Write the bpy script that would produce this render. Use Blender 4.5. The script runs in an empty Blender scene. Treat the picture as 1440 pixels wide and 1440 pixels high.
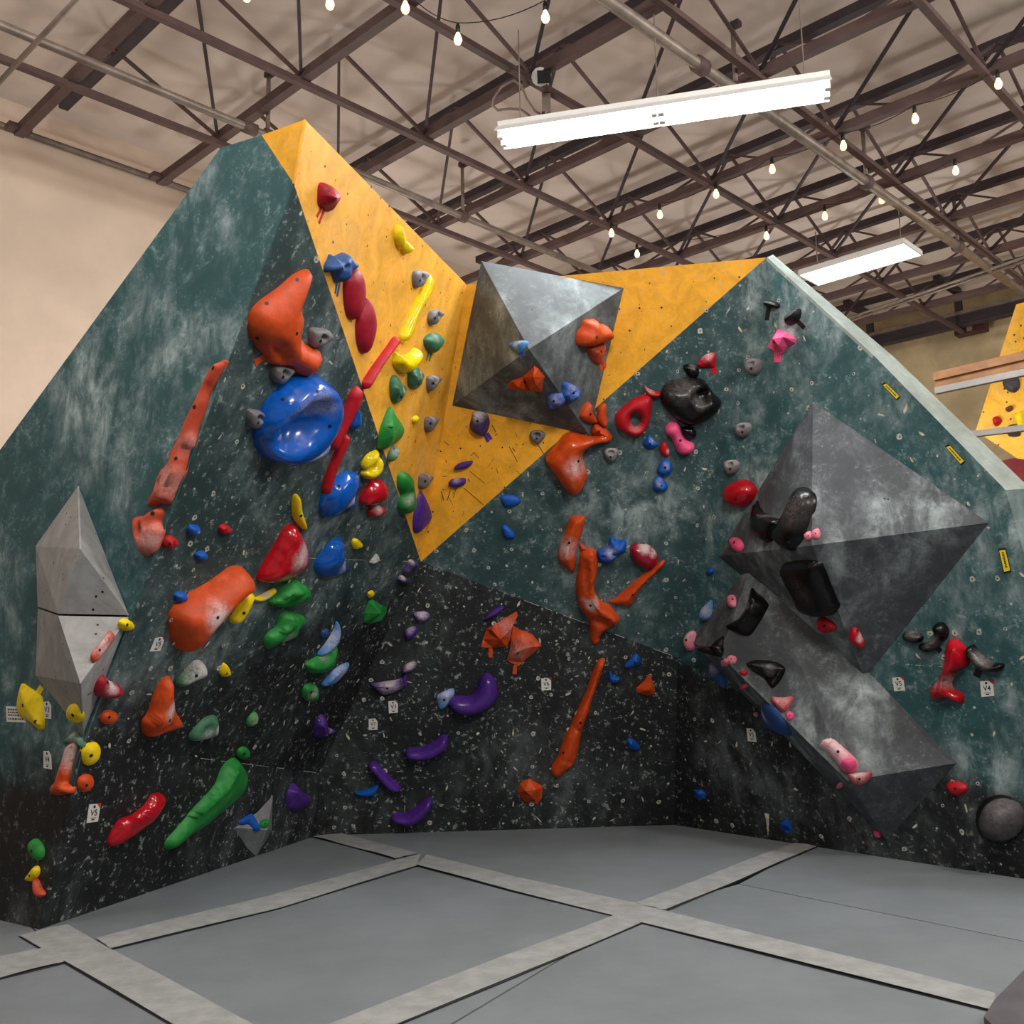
import bpy, bmesh, math, random
import numpy as np
from mathutils import Vector, Matrix
from mathutils.bvhtree import BVHTree
from mathutils.geometry import delaunay_2d_cdt
random.seed(7)
scene = bpy.context.scene
COL = scene.collection

# ------------------------------------------------------------------ camera
IMG = 1440.0; FPX = 1400.0; C0 = 720.0
PITCH = math.radians(8.3); ROLL = math.radians(1.15)
CAM = Vector((0, 0, 1.4))
FW = Vector((0, math.cos(PITCH), math.sin(PITCH)))
U0 = Vector((0, -math.sin(PITCH), math.cos(PITCH))); R0 = Vector((1, 0, 0))
RT = R0 * math.cos(ROLL) - U0 * math.sin(ROLL)
UP = U0 * math.cos(ROLL) + R0 * math.sin(ROLL)
cd = bpy.data.cameras.new('camera'); cam = bpy.data.objects.new('camera', cd); COL.objects.link(cam)
cd.sensor_width = 36.0; cd.lens = FPX / IMG * 36.0; cd.clip_start = 0.05; cd.clip_end = 200
cam.matrix_world = Matrix(((RT.x, UP.x, -FW.x, CAM.x), (RT.y, UP.y, -FW.y, CAM.y), (RT.z, UP.z, -FW.z, CAM.z), (0, 0, 0, 1)))
scene.camera = cam

# ------------------------------------------------------------------ light, exposure
scene.view_settings.view_transform = 'Standard'; scene.view_settings.look = 'None'
scene.view_settings.gamma = 1.0; scene.view_settings.use_curve_mapping = False
scene.view_settings.exposure = 0.0
w = bpy.data.worlds.new('world'); scene.world = w; w.use_nodes = True
w.node_tree.nodes['Background'].inputs[0].default_value = (1.0, 0.93, 0.86, 1)
w.node_tree.nodes['Background'].inputs[1].default_value = 0.26
LAMP_TUBE = 125.0; LAMP_PANEL = 14.0; LAMP_BULB = 3.0
def add_unseen_lamp(loc, energy, color=(1.0, 0.96, 0.91)):      # stand-ins for the gym's unseen lamps, out of frame or behind the climbing wall
    l = bpy.data.lights.new('unseen_lamp', 'POINT'); l.shadow_soft_size = .4; l.energy = energy; l.color = color
    o = bpy.data.objects.new('unseen_lamp', l); COL.objects.link(o); o.location = loc
for loc_, e_ in (((4.8, 2.4, 5.4), 520), ((0.9, 1.6, 5.4), 460), ((8.5, 6.5, 5.4), 420), ((3.6, -3.2, 5.4), 260), ((-3.2, 2.8, 5.5), 210),
                 ((-2.2, 8.4, 3.2), 70), ((-0.8, 11.0, 3.4), 120), ((4.2, 12.0, 3.6), 150), ((10.5, 11.5, 5.2), 260)):  # low ones added behind the climbing wall to brighten ceiling and left wall
    add_unseen_lamp(loc_, e_)

# ------------------------------------------------------------------ helpers
def ray(x, y):
    d = FW + RT * ((x - C0) / FPX) - UP * ((y - C0) / FPX)
    return d.normalized()
def at_z(x, y, z):
    d = ray(x, y); return CAM + d * ((z - CAM.z) / d.z)
def at_y(x, y, Y):
    d = ray(x, y); return CAM + d * (Y / d.y)
def on_plane(x, y, P, N):
    d = ray(x, y); return CAM + d * ((P - CAM).dot(N) / d.dot(N))
def to_px(p):
    v = p - CAM; f = v.dot(FW)
    return (C0 + FPX * v.dot(RT) / f, C0 - FPX * v.dot(UP) / f)
def plane3(a, b, c):
    n = (b - a).cross(c - a).normalized()
    if n.dot(CAM - a) < 0: n = -n
    return a, n
def lin(c):
    return tuple(((v / 255) / 12.92 if v / 255 <= 0.04045 else ((v / 255 + 0.055) / 1.055) ** 2.4) for v in c) + (1.0,)

def thing(name, label, cat, loc=(0, 0, 0), group=None):
    o = bpy.data.objects.new(name, None); COL.objects.link(o); o.location = loc
    o.empty_display_size = 0.05
    o['label'] = label; o['category'] = cat
    if group: o['group'] = group
    return o
def tag(o, label, cat, group=None):
    o['label'] = label; o['category'] = cat
    if group: o['group'] = group
    return o
def add(name, verts, faces, mat, parent=None, smooth=False, label=None, kind=None):
    """one mesh object; vertices are given in the parent's space"""
    me = bpy.data.meshes.new(name); me.from_pydata([tuple(v) for v in verts], [], faces); me.update()
    if mat: me.materials.append(mat)
    if smooth:
        me.polygons.foreach_set('use_smooth', [True] * len(me.polygons))
    o = bpy.data.objects.new(name, me); COL.objects.link(o)
    if parent: o.parent = parent
    if label: o['label'] = label
    if kind: o['kind'] = kind
    return o
class MB:
    def __init__(s): s.v = []; s.f = []
    def poly(s, pts):
        n = len(s.v); s.v += [Vector(p) for p in pts]; s.f.append(tuple(range(n, n + len(pts)))); return s
    def prism(s, pts, off):
        """closed polygon pts pushed along off"""
        n = len(s.v); m = len(pts); off = Vector(off)
        s.v += [Vector(p) for p in pts] + [Vector(p) + off for p in pts]
        s.f.append(tuple(range(n, n + m))); s.f.append(tuple(range(n + 2 * m - 1, n + m - 1, -1)))
        for i in range(m):
            j = (i + 1) % m; s.f.append((n + j, n + i, n + m + i, n + m + j))
        return s
    def beam(s, p, q, wd, ht, upv=(0, 0, 1)):
        p = Vector(p); q = Vector(q); d = (q - p).normalized(); upv = Vector(upv)
        sx = d.cross(upv)
        if sx.length < 1e-4: sx = d.cross(Vector((1, 0, 0)))
        sx.normalize(); sy = sx.cross(d).normalized()
        a = sx * wd / 2; b = sy * ht / 2
        s.prism([p - a - b, p + a - b, p + a + b, p - a + b], q - p); return s
    def tube(s, pts, r, n=6, cap=True):
        pts = [Vector(p) for p in pts]; base = len(s.v); m = len(pts)
        rr = r if isinstance(r, (list, tuple)) else [r] * m
        for i, p in enumerate(pts):
            d = (pts[min(i + 1, m - 1)] - pts[max(i - 1, 0)]).normalized()
            sx = d.cross(Vector((0, 0, 1)))
            if sx.length < 1e-3: sx = d.cross(Vector((1, 0, 0)))
            sx.normalize(); sy = sx.cross(d)
            for k in range(n):
                a = 2 * math.pi * k / n; s.v.append(p + (sx * math.cos(a) + sy * math.sin(a)) * rr[i])
        for i in range(m - 1):
            for k in range(n):
                k2 = (k + 1) % n
                s.f.append((base + i * n + k, base + i * n + k2, base + (i + 1) * n + k2, base + (i + 1) * n + k))
        if cap:
            s.f.append(tuple(base + k for k in reversed(range(n)))); s.f.append(tuple(base + (m - 1) * n + k for k in range(n)))
        return s
    def make(s, name, mat, parent=None, smooth=False, label=None, kind=None, origin=None):
        o0 = Vector(origin) if origin is not None else (parent.location if parent else Vector((0, 0, 0)))
        ob = add(name, [v - o0 for v in s.v], s.f, mat, parent, smooth, label, kind)
        if not parent and origin is not None: ob.location = o0
        return ob

# ------------------------------------------------------------------ materials
def nodes(name):
    m = bpy.data.materials.new(name); m.use_nodes = True
    nt = m.node_tree; b = nt.nodes['Principled BSDF']
    return m, nt, b
def N(nt, typ, **kw):
    n = nt.nodes.new(typ)
    for k, v in kw.items():
        if k == 'op': n.operation = v
        elif k.startswith('i_'): n.inputs[int(k[2:])].default_value = v
        else: setattr(n, k, v)
    return n
def L(nt, a, b): nt.links.new(a, b)
def noise(nt, vec, scale, detail=5.0, rough=0.6, dist=0.0):
    n = nt.nodes.new('ShaderNodeTexNoise'); n.inputs['Scale'].default_value = scale; n.inputs['Detail'].default_value = detail
    n.inputs['Roughness'].default_value = rough; n.inputs['Distortion'].default_value = dist
    if vec is not None: L(nt, vec, n.inputs['Vector'])
    return n.outputs['Fac']
def rng(nt, val, a, b, c=0.0, d=1.0):
    n = nt.nodes.new('ShaderNodeMapRange'); n.interpolation_type = 'SMOOTHSTEP'
    L(nt, val, n.inputs[0]); n.inputs[1].default_value = a; n.inputs[2].default_value = b
    n.inputs[3].default_value = c; n.inputs[4].default_value = d
    return n.outputs[0]
def mth(nt, op, a, b=None, clamp=False):
    n = nt.nodes.new('ShaderNodeMath'); n.operation = op; n.use_clamp = clamp
    for i, v in enumerate((a, b)):
        if v is None: continue
        if isinstance(v, (int, float)): n.inputs[i].default_value = v
        else: L(nt, v, n.inputs[i])
    return n.outputs[0]
def mix(nt, fac, a, b, mode='MIX'):
    n = nt.nodes.new('ShaderNodeMix'); n.data_type = 'RGBA'; n.blend_type = mode
    if isinstance(fac, (int, float)): n.inputs[0].default_value = fac
    else: L(nt, fac, n.inputs[0])
    for i, v in ((6, a), (7, b)):
        if isinstance(v, tuple): n.inputs[i].default_value = v
        else: L(nt, v, n.inputs[i])
    return n.outputs[2]
def coords(nt, sx=1, sy=1, sz=1):
    t = nt.nodes.new('ShaderNodeTexCoord'); mp = nt.nodes.new('ShaderNodeMapping'); mp.inputs['Scale'].default_value = (sx, sy, sz)
    L(nt, t.outputs['Object'], mp.inputs[0]); return mp.outputs[0]
def bump(nt, b, h, strength, dist=0.01):
    n = nt.nodes.new('ShaderNodeBump'); n.inputs['Strength'].default_value = strength; n.inputs['Distance'].default_value = dist
    L(nt, h, n.inputs['Height']); L(nt, n.outputs[0], b.inputs['Normal'])

def plain(name, col, rough=0.6, var=0.12, scale=8.0, spec=0.4, metal=0.0, bmp=0.0):
    m, nt, b = nodes(name); v = coords(nt)
    n1 = noise(nt, v, scale, 6)
    c = lin(col); dk = tuple(x * (1 - var * 1.6) for x in c[:3]) + (1,); lt = tuple(min(1, x * (1 + var)) for x in c[:3]) + (1,)
    L(nt, mix(nt, rng(nt, n1, .3, .7), dk, lt), b.inputs['Base Color'])
    b.inputs['Roughness'].default_value = rough; b.inputs['Specular IOR Level'].default_value = spec; b.inputs['Metallic'].default_value = metal
    if bmp: bump(nt, b, noise(nt, v, scale * 6, 4), bmp)
    return m
def emis(name, col, strength):
    m, nt, b = nodes(name); v = coords(nt); n1 = noise(nt, v, 3.0)
    L(nt, mix(nt, rng(nt, n1, 0, 1, 0, .1), col, (1, 1, 1, 1)), b.inputs['Emission Color'])
    b.inputs['Emission Strength'].default_value = strength; b.inputs['Base Color'].default_value = (.8, .8, .8, 1)
    return m

CHALK = lin((188, 204, 206))
def wall_paint(name, top, low=None, split=None, chalk=0.5, soft=0.06, speck=0.5, rough=0.62, chalkcol=CHALK, cscale=1.0):
    """painted climbing plywood: paint colours, chalk smears, scuffs and chips. split=(normal, const): low paint below that line"""
    m, nt, b = nodes(name); v = coords(nt)
    n_low = noise(nt, v, 1.1 * cscale, 8, .68, .4); n_mid = noise(nt, v, 6.0 * cscale, 7, .7, .6); n_hi = noise(nt, v, 34.0, 5, .7)
    vs = coords(nt, 4, 4, 1.9); n_str = noise(nt, vs, 1.5, 8, .72, .35)
    n_fl = noise(nt, v, 24.0, 6, .72, .3)
    low_mask = None
    ct = lin(top); col = mix(nt, rng(nt, n_mid, .3, .7), tuple(x * .78 for x in ct[:3]) + (1,), tuple(x * 1.12 for x in ct[:3]) + (1,))
    if low:
        cl = lin(low)
        c2 = mix(nt, rng(nt, n_mid, .3, .7), tuple(x * .75 for x in cl[:3]) + (1,), tuple(x * 1.15 for x in cl[:3]) + (1,))
        dp = N(nt, 'ShaderNodeVectorMath', op='DOT_PRODUCT'); dp.inputs[1].default_value = split[0]
        L(nt, v, dp.inputs[0])
        h = mth(nt, 'SUBTRACT', dp.outputs['Value'], split[1])
        h = mth(nt, 'ADD', h, mth(nt, 'MULTIPLY', mth(nt, 'SUBTRACT', n_mid, .5), soft * 3))
        low_mask = rng(nt, h, -soft, soft); col = mix(nt, low_mask, c2, col)
    # chalk: broad smears x streaks, broken by fine noise
    k1 = mth(nt, 'MULTIPLY', rng(nt, n_low, .42, .70), rng(nt, n_str, .36, .7))
    k2 = mth(nt, 'MULTIPLY', rng(nt, n_mid, .5, .78), rng(nt, n_hi, .4, .7))
    k = mth(nt, 'ADD', mth(nt, 'MULTIPLY', k1, 1.25), mth(nt, 'MULTIPLY', k2, 0.8), True)
    if low_mask is not None: k = mth(nt, 'MULTIPLY', k, mth(nt, 'ADD', mth(nt, 'MULTIPLY', low_mask, .82), .18))
    col = mix(nt, mth(nt, 'MULTIPLY', k, chalk, True), col, chalkcol)
    # little chips of bare wood / chalk specks
    vo = nt.nodes.new('ShaderNodeTexVoronoi'); vo.inputs['Scale'].default_value = 17.0
    L(nt, v, vo.inputs['Vector'])
    sp = mth(nt, 'MULTIPLY', rng(nt, vo.outputs['Distance'], .06, .15, 1, 0), rng(nt, n_mid, .40, .52))
    fl = mth(nt, 'MULTIPLY', rng(nt, n_fl, .565, .625), rng(nt, n_mid, .36, .58))
    col = mix(nt, mth(nt, 'MULTIPLY', fl, speck * 1.05, True), col, lin((150, 160, 156)))
    col = mix(nt, mth(nt, 'MULTIPLY', sp, speck, True), col, lin((178, 180, 168)))
    L(nt, col, b.inputs['Base Color'])
    b.inputs['Roughness'].default_value = rough; b.inputs['Specular IOR Level'].default_value = 0.35
    bump(nt, b, n_hi, .12, .004)
    return m

HC = {'orange': (198, 72, 22), 'coral': (186, 72, 46), 'red': (176, 14, 30), 'crimson': (150, 14, 38), 'blue': (8, 84, 178), 'sky': (74, 136, 200),
      'navy': (40, 78, 138), 'green': (34, 132, 54), 'jade': (62, 112, 84), 'yellow': (236, 206, 8), 'purple': (76, 40, 132), 'plum': (66, 50, 96),
      'pink': (232, 84, 134), 'rose': (228, 130, 150), 'black': (11, 12, 13), 'grey': (112, 109, 112), 'stone': (54, 54, 57), 'brown': (100, 62, 40)}
_hm = {}
def hold_mat(color, gloss):
    key = (color, gloss)
    if key in _hm: return _hm[key]
    m, nt, b = nodes('hold_' + color + ('_gloss' if gloss else '_matt')); v = coords(nt)
    c = lin(HC[color]); n1 = noise(nt, v, 14, 6, .65); n2 = noise(nt, v, 70, 4, .7)
    col = mix(nt, rng(nt, n1, .3, .7), tuple(x * .8 for x in c[:3]) + (1,), tuple(min(1, x * 1.12) for x in c[:3]) + (1,))
    at = nt.nodes.new('ShaderNodeAttribute'); at.attribute_name = 'chalk'
    f = mth(nt, 'MULTIPLY', at.outputs['Fac'], rng(nt, n1, .25, .6)); f = mth(nt, 'ADD', f, mth(nt, 'MULTIPLY', at.outputs['Fac'], rng(nt, n2, .4, .7)), True)
    f2 = mth(nt, 'ADD', mth(nt, 'MULTIPLY', f, .8), mth(nt, 'MULTIPLY', rng(nt, n1, .58, .8), 0.02 if gloss else .12), True)
    col = mix(nt, f2, col, lin((214, 204, 204)))
    L(nt, col, b.inputs['Base Color'])
    L(nt, rng(nt, f2, 0, 1, (.27 if color == 'black' else .17) if gloss else .52, .85), b.inputs['Roughness'])
    b.inputs['Specular IOR Level'].default_value = (.3 if color == 'black' else .5) if gloss else .35
    if not gloss: bump(nt, b, n2, .25, .003)
    _hm[key] = m; return m

M_teal = (43, 84, 88); M_black = (19, 21, 24); M_yel = (238, 168, 34)
M = {}
M['steel'] = plain('brown_painted_steel', (92, 72, 70), .6, .15, 5)
M['steel_dark'] = plain('dark_painted_steel', (62, 52, 58), .6, .12, 5)
M['pipe'] = plain('galvanised_pipe', (134, 122, 112), .45, .18, 6, .5, .3)
M['ceil'] = plain('roof_lining', (222, 208, 198), .8, .06, 1.3, .2, 0, .15)
M['wall'] = plain('cream_wall_paint', (216, 196, 178), .75, .05, 1.5, .25, 0, .1)
M['farwall'] = plain('plywood_far_wall', (186, 168, 132), .75, .14, 1.8, .25)
M['white'] = plain('white_enamel', (226, 226, 224), .4, .03, 6)
M['mat'] = plain('grey_mat_vinyl', (115, 122, 127), .55, .07, 2.2, .35, 0, .12)
M['strip'] = plain('grey_flap_fabric', (146, 149, 149), .8, .10, 9, .2, 0, .35)
M['under'] = plain('dark_gap_and_shade', (14, 14, 15), .9, .05)
M['tape'] = {}
M['bolt'] = plain('bolt_hole', (22, 20, 20), .5, .1, 40, .4)
M['card'] = plain('white_card', (214, 214, 210), .6, .04, 20)
M['ink'] = plain('black_ink', (18, 18, 20), .6, .05, 20)
M['rubber'] = plain('black_plastic', (24, 25, 27), .45, .1, 10)
M['woodrail'] = plain('varnished_wood', (176, 126, 84), .5, .18, 6)
M['railmetal'] = plain('grey_rail_metal', (168, 164, 160), .45, .08, 5, .5, .2)
M['chip'] = plain('bare_wood_chip', (196, 190, 170), .8, .25, 30)
M['ring'] = plain('worn_nut_ring', (182, 182, 170), .6, .25, 30)
# ------------------------------------------------------------------ the room
AZ = math.radians(44.0)
EP = Vector((math.sin(AZ), math.cos(AZ), 0)); EJ = Vector((math.cos(AZ), -math.sin(AZ), 0)); EZ = Vector((0, 0, 1))
def PJ(p, j, z): return EP * p + EJ * j + EZ * z
ZB, ZT, ZC = 6.2, 6.62, 6.78                     # bottom chord, top chord, roof lining
P_FAR = 15.6
cw = at_z(0, 137, ZC); J_WALL = cw.dot(EJ)
def struct(o): o['kind'] = 'structure'; return o
struct(MB().prism([PJ(-6, J_WALL - .1, -.35), PJ(P_FAR + .1, J_WALL - .1, -.35), PJ(P_FAR + .1, 6, -.35), PJ(-6, 6, -.35)], (0, 0, .05)).make('floor', M['under']))
struct(MB().prism([PJ(-6, J_WALL, ZC), PJ(P_FAR, J_WALL, ZC), PJ(P_FAR, 6, ZC), PJ(-6, 6, ZC)], (0, 0, .1)).make('ceiling', M['ceil']))
struct(MB().prism([PJ(-6, J_WALL, -.3), PJ(P_FAR, J_WALL, -.3), PJ(P_FAR, J_WALL, ZC), PJ(-6, J_WALL, ZC)], EJ * -.15).make('wall_left', M['wall']))
struct(MB().prism([PJ(P_FAR, J_WALL, -.3), PJ(P_FAR, 6, -.3), PJ(P_FAR, 6, ZC), PJ(P_FAR, J_WALL, ZC)], EP * .15).make('wall_back', M['farwall']))
wl_P, wl_N = PJ(0, J_WALL + .03, 0), EJ
a_, b_ = on_plane(0, 176, wl_P, wl_N), on_plane(262, 267, wl_P, wl_N)
d_ = (b_ - a_).normalized()
o = MB().tube([a_ - d_ * 2, b_ + d_ * 4], .028, 8).make('trim_1', M['pipe'], None, True); struct(o)
o = MB().beam(a_ - d_ * 2 + EZ * .06, b_ + d_ * 4 + EZ * .06, .02, .05).make('trim_2', M['wall']); struct(o)

# ------------------------------------------------------------------ roof steel
JP = [2.98 + 1.352 * i for i in range(9)]                       # joists, along the depth of the hall
KB = [-7.86 + 1.349 * k for k in range(6)]                      # bridging bars, from the left wall
DT = .38                                                        # top chord sits this much further back
J0, J1 = J_WALL + .55, 2.2
ordn = ['nearest', 'second nearest', 'third nearest', 'fourth nearest', 'middle', 'fourth from the far wall', 'third from the far wall', 'second from the far wall', 'last before the far wall']
proto = None
for i, p in enumerate(JP):
    t = thing('roof_joist', 'brown steel lattice roof joist running to upper right, ' + ordn[i], 'roof joist', PJ(p, J0, ZB), 'roof joists under the pale lining')
    if proto is None:
        ln = J1 - J0; kids = []
        mb = MB(); mb.beam(EJ * 0, EJ * ln, .035, .085); mb.beam(EZ * -.036 + EP * .03, EJ * ln + EZ * -.036 + EP * .03, .07, .012)
        kids.append(add('bottom_chord', mb.v, mb.f, M['steel'], t))
        tp = EP * DT + EZ * (ZT - ZB)
        mb = MB(); mb.beam(tp, tp + EJ * ln, .04, .085); mb.beam(tp + EZ * -.036 + EP * .03, tp + EJ * ln + EZ * -.036 + EP * .03, .07, .012)
        kids.append(add('top_chord', mb.v, mb.f, M['steel_dark'], t))
        mb = MB(); mb.beam(EJ * 0 + EZ * 0, EJ * .12, .2, .05); kids.append(add('bearing_plate', mb.v, mb.f, M['steel'], t))
        for k in range(8):
            n = -7.86 + 1.349 * k - J0
            for s in (-.62, .62):
                if 0 < n + s < ln:
                    mb = MB(); mb.beam(tp + EJ * n, EJ * (n + s), .022, .022); kids.append(add('web_rod', mb.v, mb.f, M['steel'], t))
        proto = t
    else:
        for c in kids:
            q = c.copy(); COL.objects.link(q); q.parent = t
kl = ['first beside the left wall', 'second from the left wall', 'third from the left wall', 'middle one, behind the tube lamp', 'second from the right', 'rightmost']
for k, j in enumerate(KB):
    t = thing('bridging_bar', 'brown steel bridging bar crossing under the roof joists, ' + kl[k], 'steel bar', PJ(1.5, j, ZB - .06), 'bridging bars across the roof joists')
    MB().beam(PJ(1.5, j, ZB - .06), PJ(P_FAR - .3, j, ZB - .06), .06, .05).make('bar', M['steel'], t)
    for i in range(len(JP) - 1):
        top = PJ(JP[i] + DT, j, ZT)
        MB().beam(top, PJ(JP[i + 1], j, ZB), .026, .026).make('brace_rod', M['steel'], t)
        if k > 0:
            MB().beam(top, PJ(JP[i + 1], KB[k - 1], ZB), .026, .026).make('cross_rod', M['steel_dark'], t)
# girder and posts before the far wall
gp = P_FAR - .5
a_, b_ = on_plane(1215, 481, PJ(gp, 0, 0), EP), on_plane(1440, 430, PJ(gp, 0, 0), EP)
d_ = EJ * (b_ - a_).dot(EJ); a_ = Vector((a_.x, a_.y, (a_.z + b_.z) / 2)); e_ = EJ
g = thing('roof_girder', 'dark steel girder along the top of the plywood far wall', 'girder', a_ - e_ * 6)
MB().beam(a_ - e_ * 6 + EZ * .09, a_ + e_ * 8 + EZ * .09, .16, .05).make('flange', M['pipe'], g)
MB().beam(a_ - e_ * 6, a_ + e_ * 8, .05, .22).make('web_plate', M['steel_dark'], g)
MB().beam(a_ - e_ * 6 - EZ * .1, a_ + e_ * 8 - EZ * .1, .12, .03).make('flange', M['steel_dark'], g)
for (px_, py_, lab) in ((1222, 440, 'left dark steel post rising from the far girder to the roof'), (1346, 408, 'right dark steel post rising from the far girder to the roof')):
    q = on_plane(px_, py_, PJ(gp, 0, 0), EP); zb = a_.z + .1
    t = thing('girder_post', lab, 'post', (q.x, q.y, zb), 'posts on the far girder')
    MB().beam((q.x, q.y, zb), (q.x, q.y, ZC), .09, .09, EP).make('post', M['steel_dark'], t)
    MB().beam(Vector((q.x, q.y, ZC - .02)) - EP * .8, Vector((q.x, q.y, ZC - .02)), .1, .14).make('bracket', M['steel_dark'], t)
q = on_plane(1366, 462, PJ(P_FAR - .25, 0, 0), EP)
t = thing('wall_heater', 'small dark red box fixed on the far wall below the girder', 'box', q)
MB().beam(q - EJ * .22, q + EJ * .22, .2, .16).make('housing', plain('dark_red_enamel', (70, 34, 36), .5), t)
MB().beam(q - EJ * .03 - EP * .1, q + EJ * .05 - EP * .1, .05, .13).make('bracket', M['pipe'], t)

# ------------------------------------------------------------------ sprinkler pipes with hangers
def pipe(label, p0, p1, z, r, hangers, couplings, ext0=1.0, ext1=1.0):
    a, b = at_z(*p0, z), at_z(*p1, z); d = (b - a).normalized()
    t = thing('sprinkler_pipe', label, 'pipe', a)
    MB().tube([a - d * ext0, b + d * ext1], r, 10).make('pipe', M['pipe'], t, True)
    for hx in hangers:                                    # rod from the roof down to a clamp
        s_ = min(range(400), key=lambda i: abs(to_px(a + (b - a) * (i / 399.0))[0] - hx)) / 399.0
        c = a + (b - a) * s_
        mb = MB(); mb.tube([c + EZ * (r + .02), c + EZ * .62], .02, 6); mb.make('hanger_rod', M['pipe'], t, True)
        mb = MB(); mb.tube([c - d * .035, c + d * .035], r + .025, 10); mb.make('clamp', M['steel'], t, True)
        mb = MB(); mb.beam(c + EZ * .58 - EJ * .03, c + EZ * .58 + EJ * .07, .06, .05); mb.make('beam_clamp', M['steel_dark'], t)
    for hx in couplings:
        s_ = min(range(400), key=lambda i: abs(to_px(a + (b - a) * (i / 399.0))[0] - hx)) / 399.0
        c = a + (b - a) * s_
        mb = MB(); mb.tube([c - d * .06, c + d * .06], r + .02, 10); mb.make('coupling', M['steel'], t, True)
    return t
pipe('long grey sprinkler pipe falling from top centre past the tube lamp to the right', (853, 0), (1440, 412), 5.98, .047, (1035, 1218, 1347), (985,), 2, 2)
pipe('grey sprinkler pipe running along the left wall behind the climbing wall', (0, 35), (780, 358), 5.98, .036, (376, 651), (350,), 2, 3)
a_, b_ = at_z(1180, 452, 5.95), at_z(1440, 362, 5.95)
t = thing('conduit_run', 'pair of thin pale conduits crossing behind the flat panel lamp', 'conduit', a_)
for k in (0, 1):
    MB().tube([a_ - (b_ - a_) * .6 + EP * .12 * k, b_ + (b_ - a_) * .5 + EP * .12 * k], .018, 6).make('conduit', M['pipe'], t, True)
a_, b_ = at_z(-10, 125, 5.9), at_z(116, -10, 5.9)
tag(MB().tube([a_ - (b_ - a_) * .2, b_ + (b_ - a_) * .3], .022, 6).make('roof_conduit', M['pipe'], None, True, origin=a_), 'thin brown conduit slanting across the top left corner of the roof', 'conduit')

# ------------------------------------------------------------------ lamps
# double tube fixture hung from the joists
TA, TB = at_z(702, 196, 5.32), at_z(1168, 126, 5.32)
TD = (TB - TA); TD.z = 0; TL = TD.length; TD.normalize(); TS = Vector((-TD.y, TD.x, 0))
t = thing('tube_lamp', 'bright hanging fluorescent tube lamp above the grey pyramid volume', 'ceiling lamp', TA + TD * TL / 2)
m0 = TA
hous = [(-.15, .0), (-.045, .085), (.045, .085), (.15, .0), (.145, -.008), (.04, .07), (-.04, .07), (-.145, -.008)]
pts = [m0 + TS * u + EZ * v for u, v in hous]
mb = MB(); n = len(pts)
mb.v = pts + [p + TD * TL for p in pts]
mb.f = [(i, (i + 1) % n, n + (i + 1) % n, n + i) for i in range(n)]
mb.make('reflector', M['white'], t)
MB().beam(m0 + EZ * .1, m0 + TD * TL + EZ * .1, .085, .05).make('ballast_box', M['white'], t)
tube_m = emis('fluorescent_glow', (.93, .98, 1, 1), LAMP_TUBE)
for h in range(2):
    for s in (-.055, .055):
        p0 = m0 + TD * (TL * (.5 * h) + .05) + TS * s + EZ * .0; p1 = m0 + TD * (TL * (.5 + .5 * h) - .05) + TS * s
        MB().tube([p0, p1], .019, 10).make('fluorescent_tube', tube_m, t, True)
        for q, dd in ((p0, -1), (p1, 1)):
            MB().beam(q + TD * dd * .005, q + TD * dd * .045, .045, .06).make('lamp_holder', M['white'], t)
for f_ in (.07, .5, .93):
    c = m0 + TD * TL * f_
    MB().tube([c + EZ * .12, c + EZ * .88], .005, 5).make('hanger_wire', M['pipe'], t)
# flat panel
LZ = 5.62
PC = [at_z(1122, 386, LZ), at_z(1268, 344, LZ), at_z(1299, 356, LZ), at_z(1153, 402, LZ)]
cc = sum(PC, Vector()) / 4; lj = ((PC[1] - PC[0]).length + (PC[2] - PC[3]).length) / 2; lp = ((PC[3] - PC[0]).length + (PC[2] - PC[1]).length) / 2
t = thing('panel_lamp', 'flat white rectangular panel lamp behind the right wall top', 'ceiling lamp', cc)
q = [cc + EJ * (a * lj / 2) + EP * (b * lp / 2) for a, b in ((-1, -1), (1, -1), (1, 1), (-1, 1))]
MB().prism(q, EZ * .01).make('diffuser', emis('panel_glow', (1, 1, .98, 1), LAMP_PANEL), t)
mb = MB()
for i in range(4): mb.beam(q[i] + EZ * .02, q[(i + 1) % 4] + EZ * .02, .02, .05)
mb.prism([p + EZ * .03 for p in q], EZ * .03); mb.make('frame', M['white'], t)
for a, b in ((-.8, 0), (.8, 0)):
    c = cc + EJ * a * lj / 2
    MB().tube([c + EZ * .05, c + EZ * .55], .006, 5).make('hanger_wire', M['pipe'], t)
# string of small bulbs
bulb_m = emis('filament_glow', (1.0, .5, .13, 1), LAMP_BULB)
def lathe(prof, n=10):
    mb = MB()
    for r, z in prof:
        for k in range(n): mb.v.append(Vector((r * math.cos(2 * math.pi * k / n), r * math.sin(2 * math.pi * k / n), z)))
    for i in range(len(prof) - 1):
        for k in range(n):
            k2 = (k + 1) % n; mb.f.append((i * n + k, i * n + k2, (i + 1) * n + k2, (i + 1) * n + k))
    return mb
BZ = 6.0
rows = [('along the nearest joist at the top edge', [(347, -6), (464, 5), (570, 11), (644, 55), (767, 24)]),
        ('in the row right of the tube lamp', [(860, 328), (928, 302), (1007, 273), (1086, 238), (1186, 205), (1287, 167), (1404, 118)]),
        ('in the lower row over the right wall', [(896, 357), (1078, 332), (1160, 304), (1240, 281), (1344, 240)])]
pos_words = [['leftmost', 'second from the left', 'third from the left', 'lowest, fourth from the left', 'rightmost'],
             ['first from the left', 'second from the left', 'third from the left', 'middle', 'third from the right', 'second from the right', 'last at the right'],
             ['leftmost, low behind the yellow panel', 'second from the left', 'middle', 'second from the right', 'rightmost']]
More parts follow.
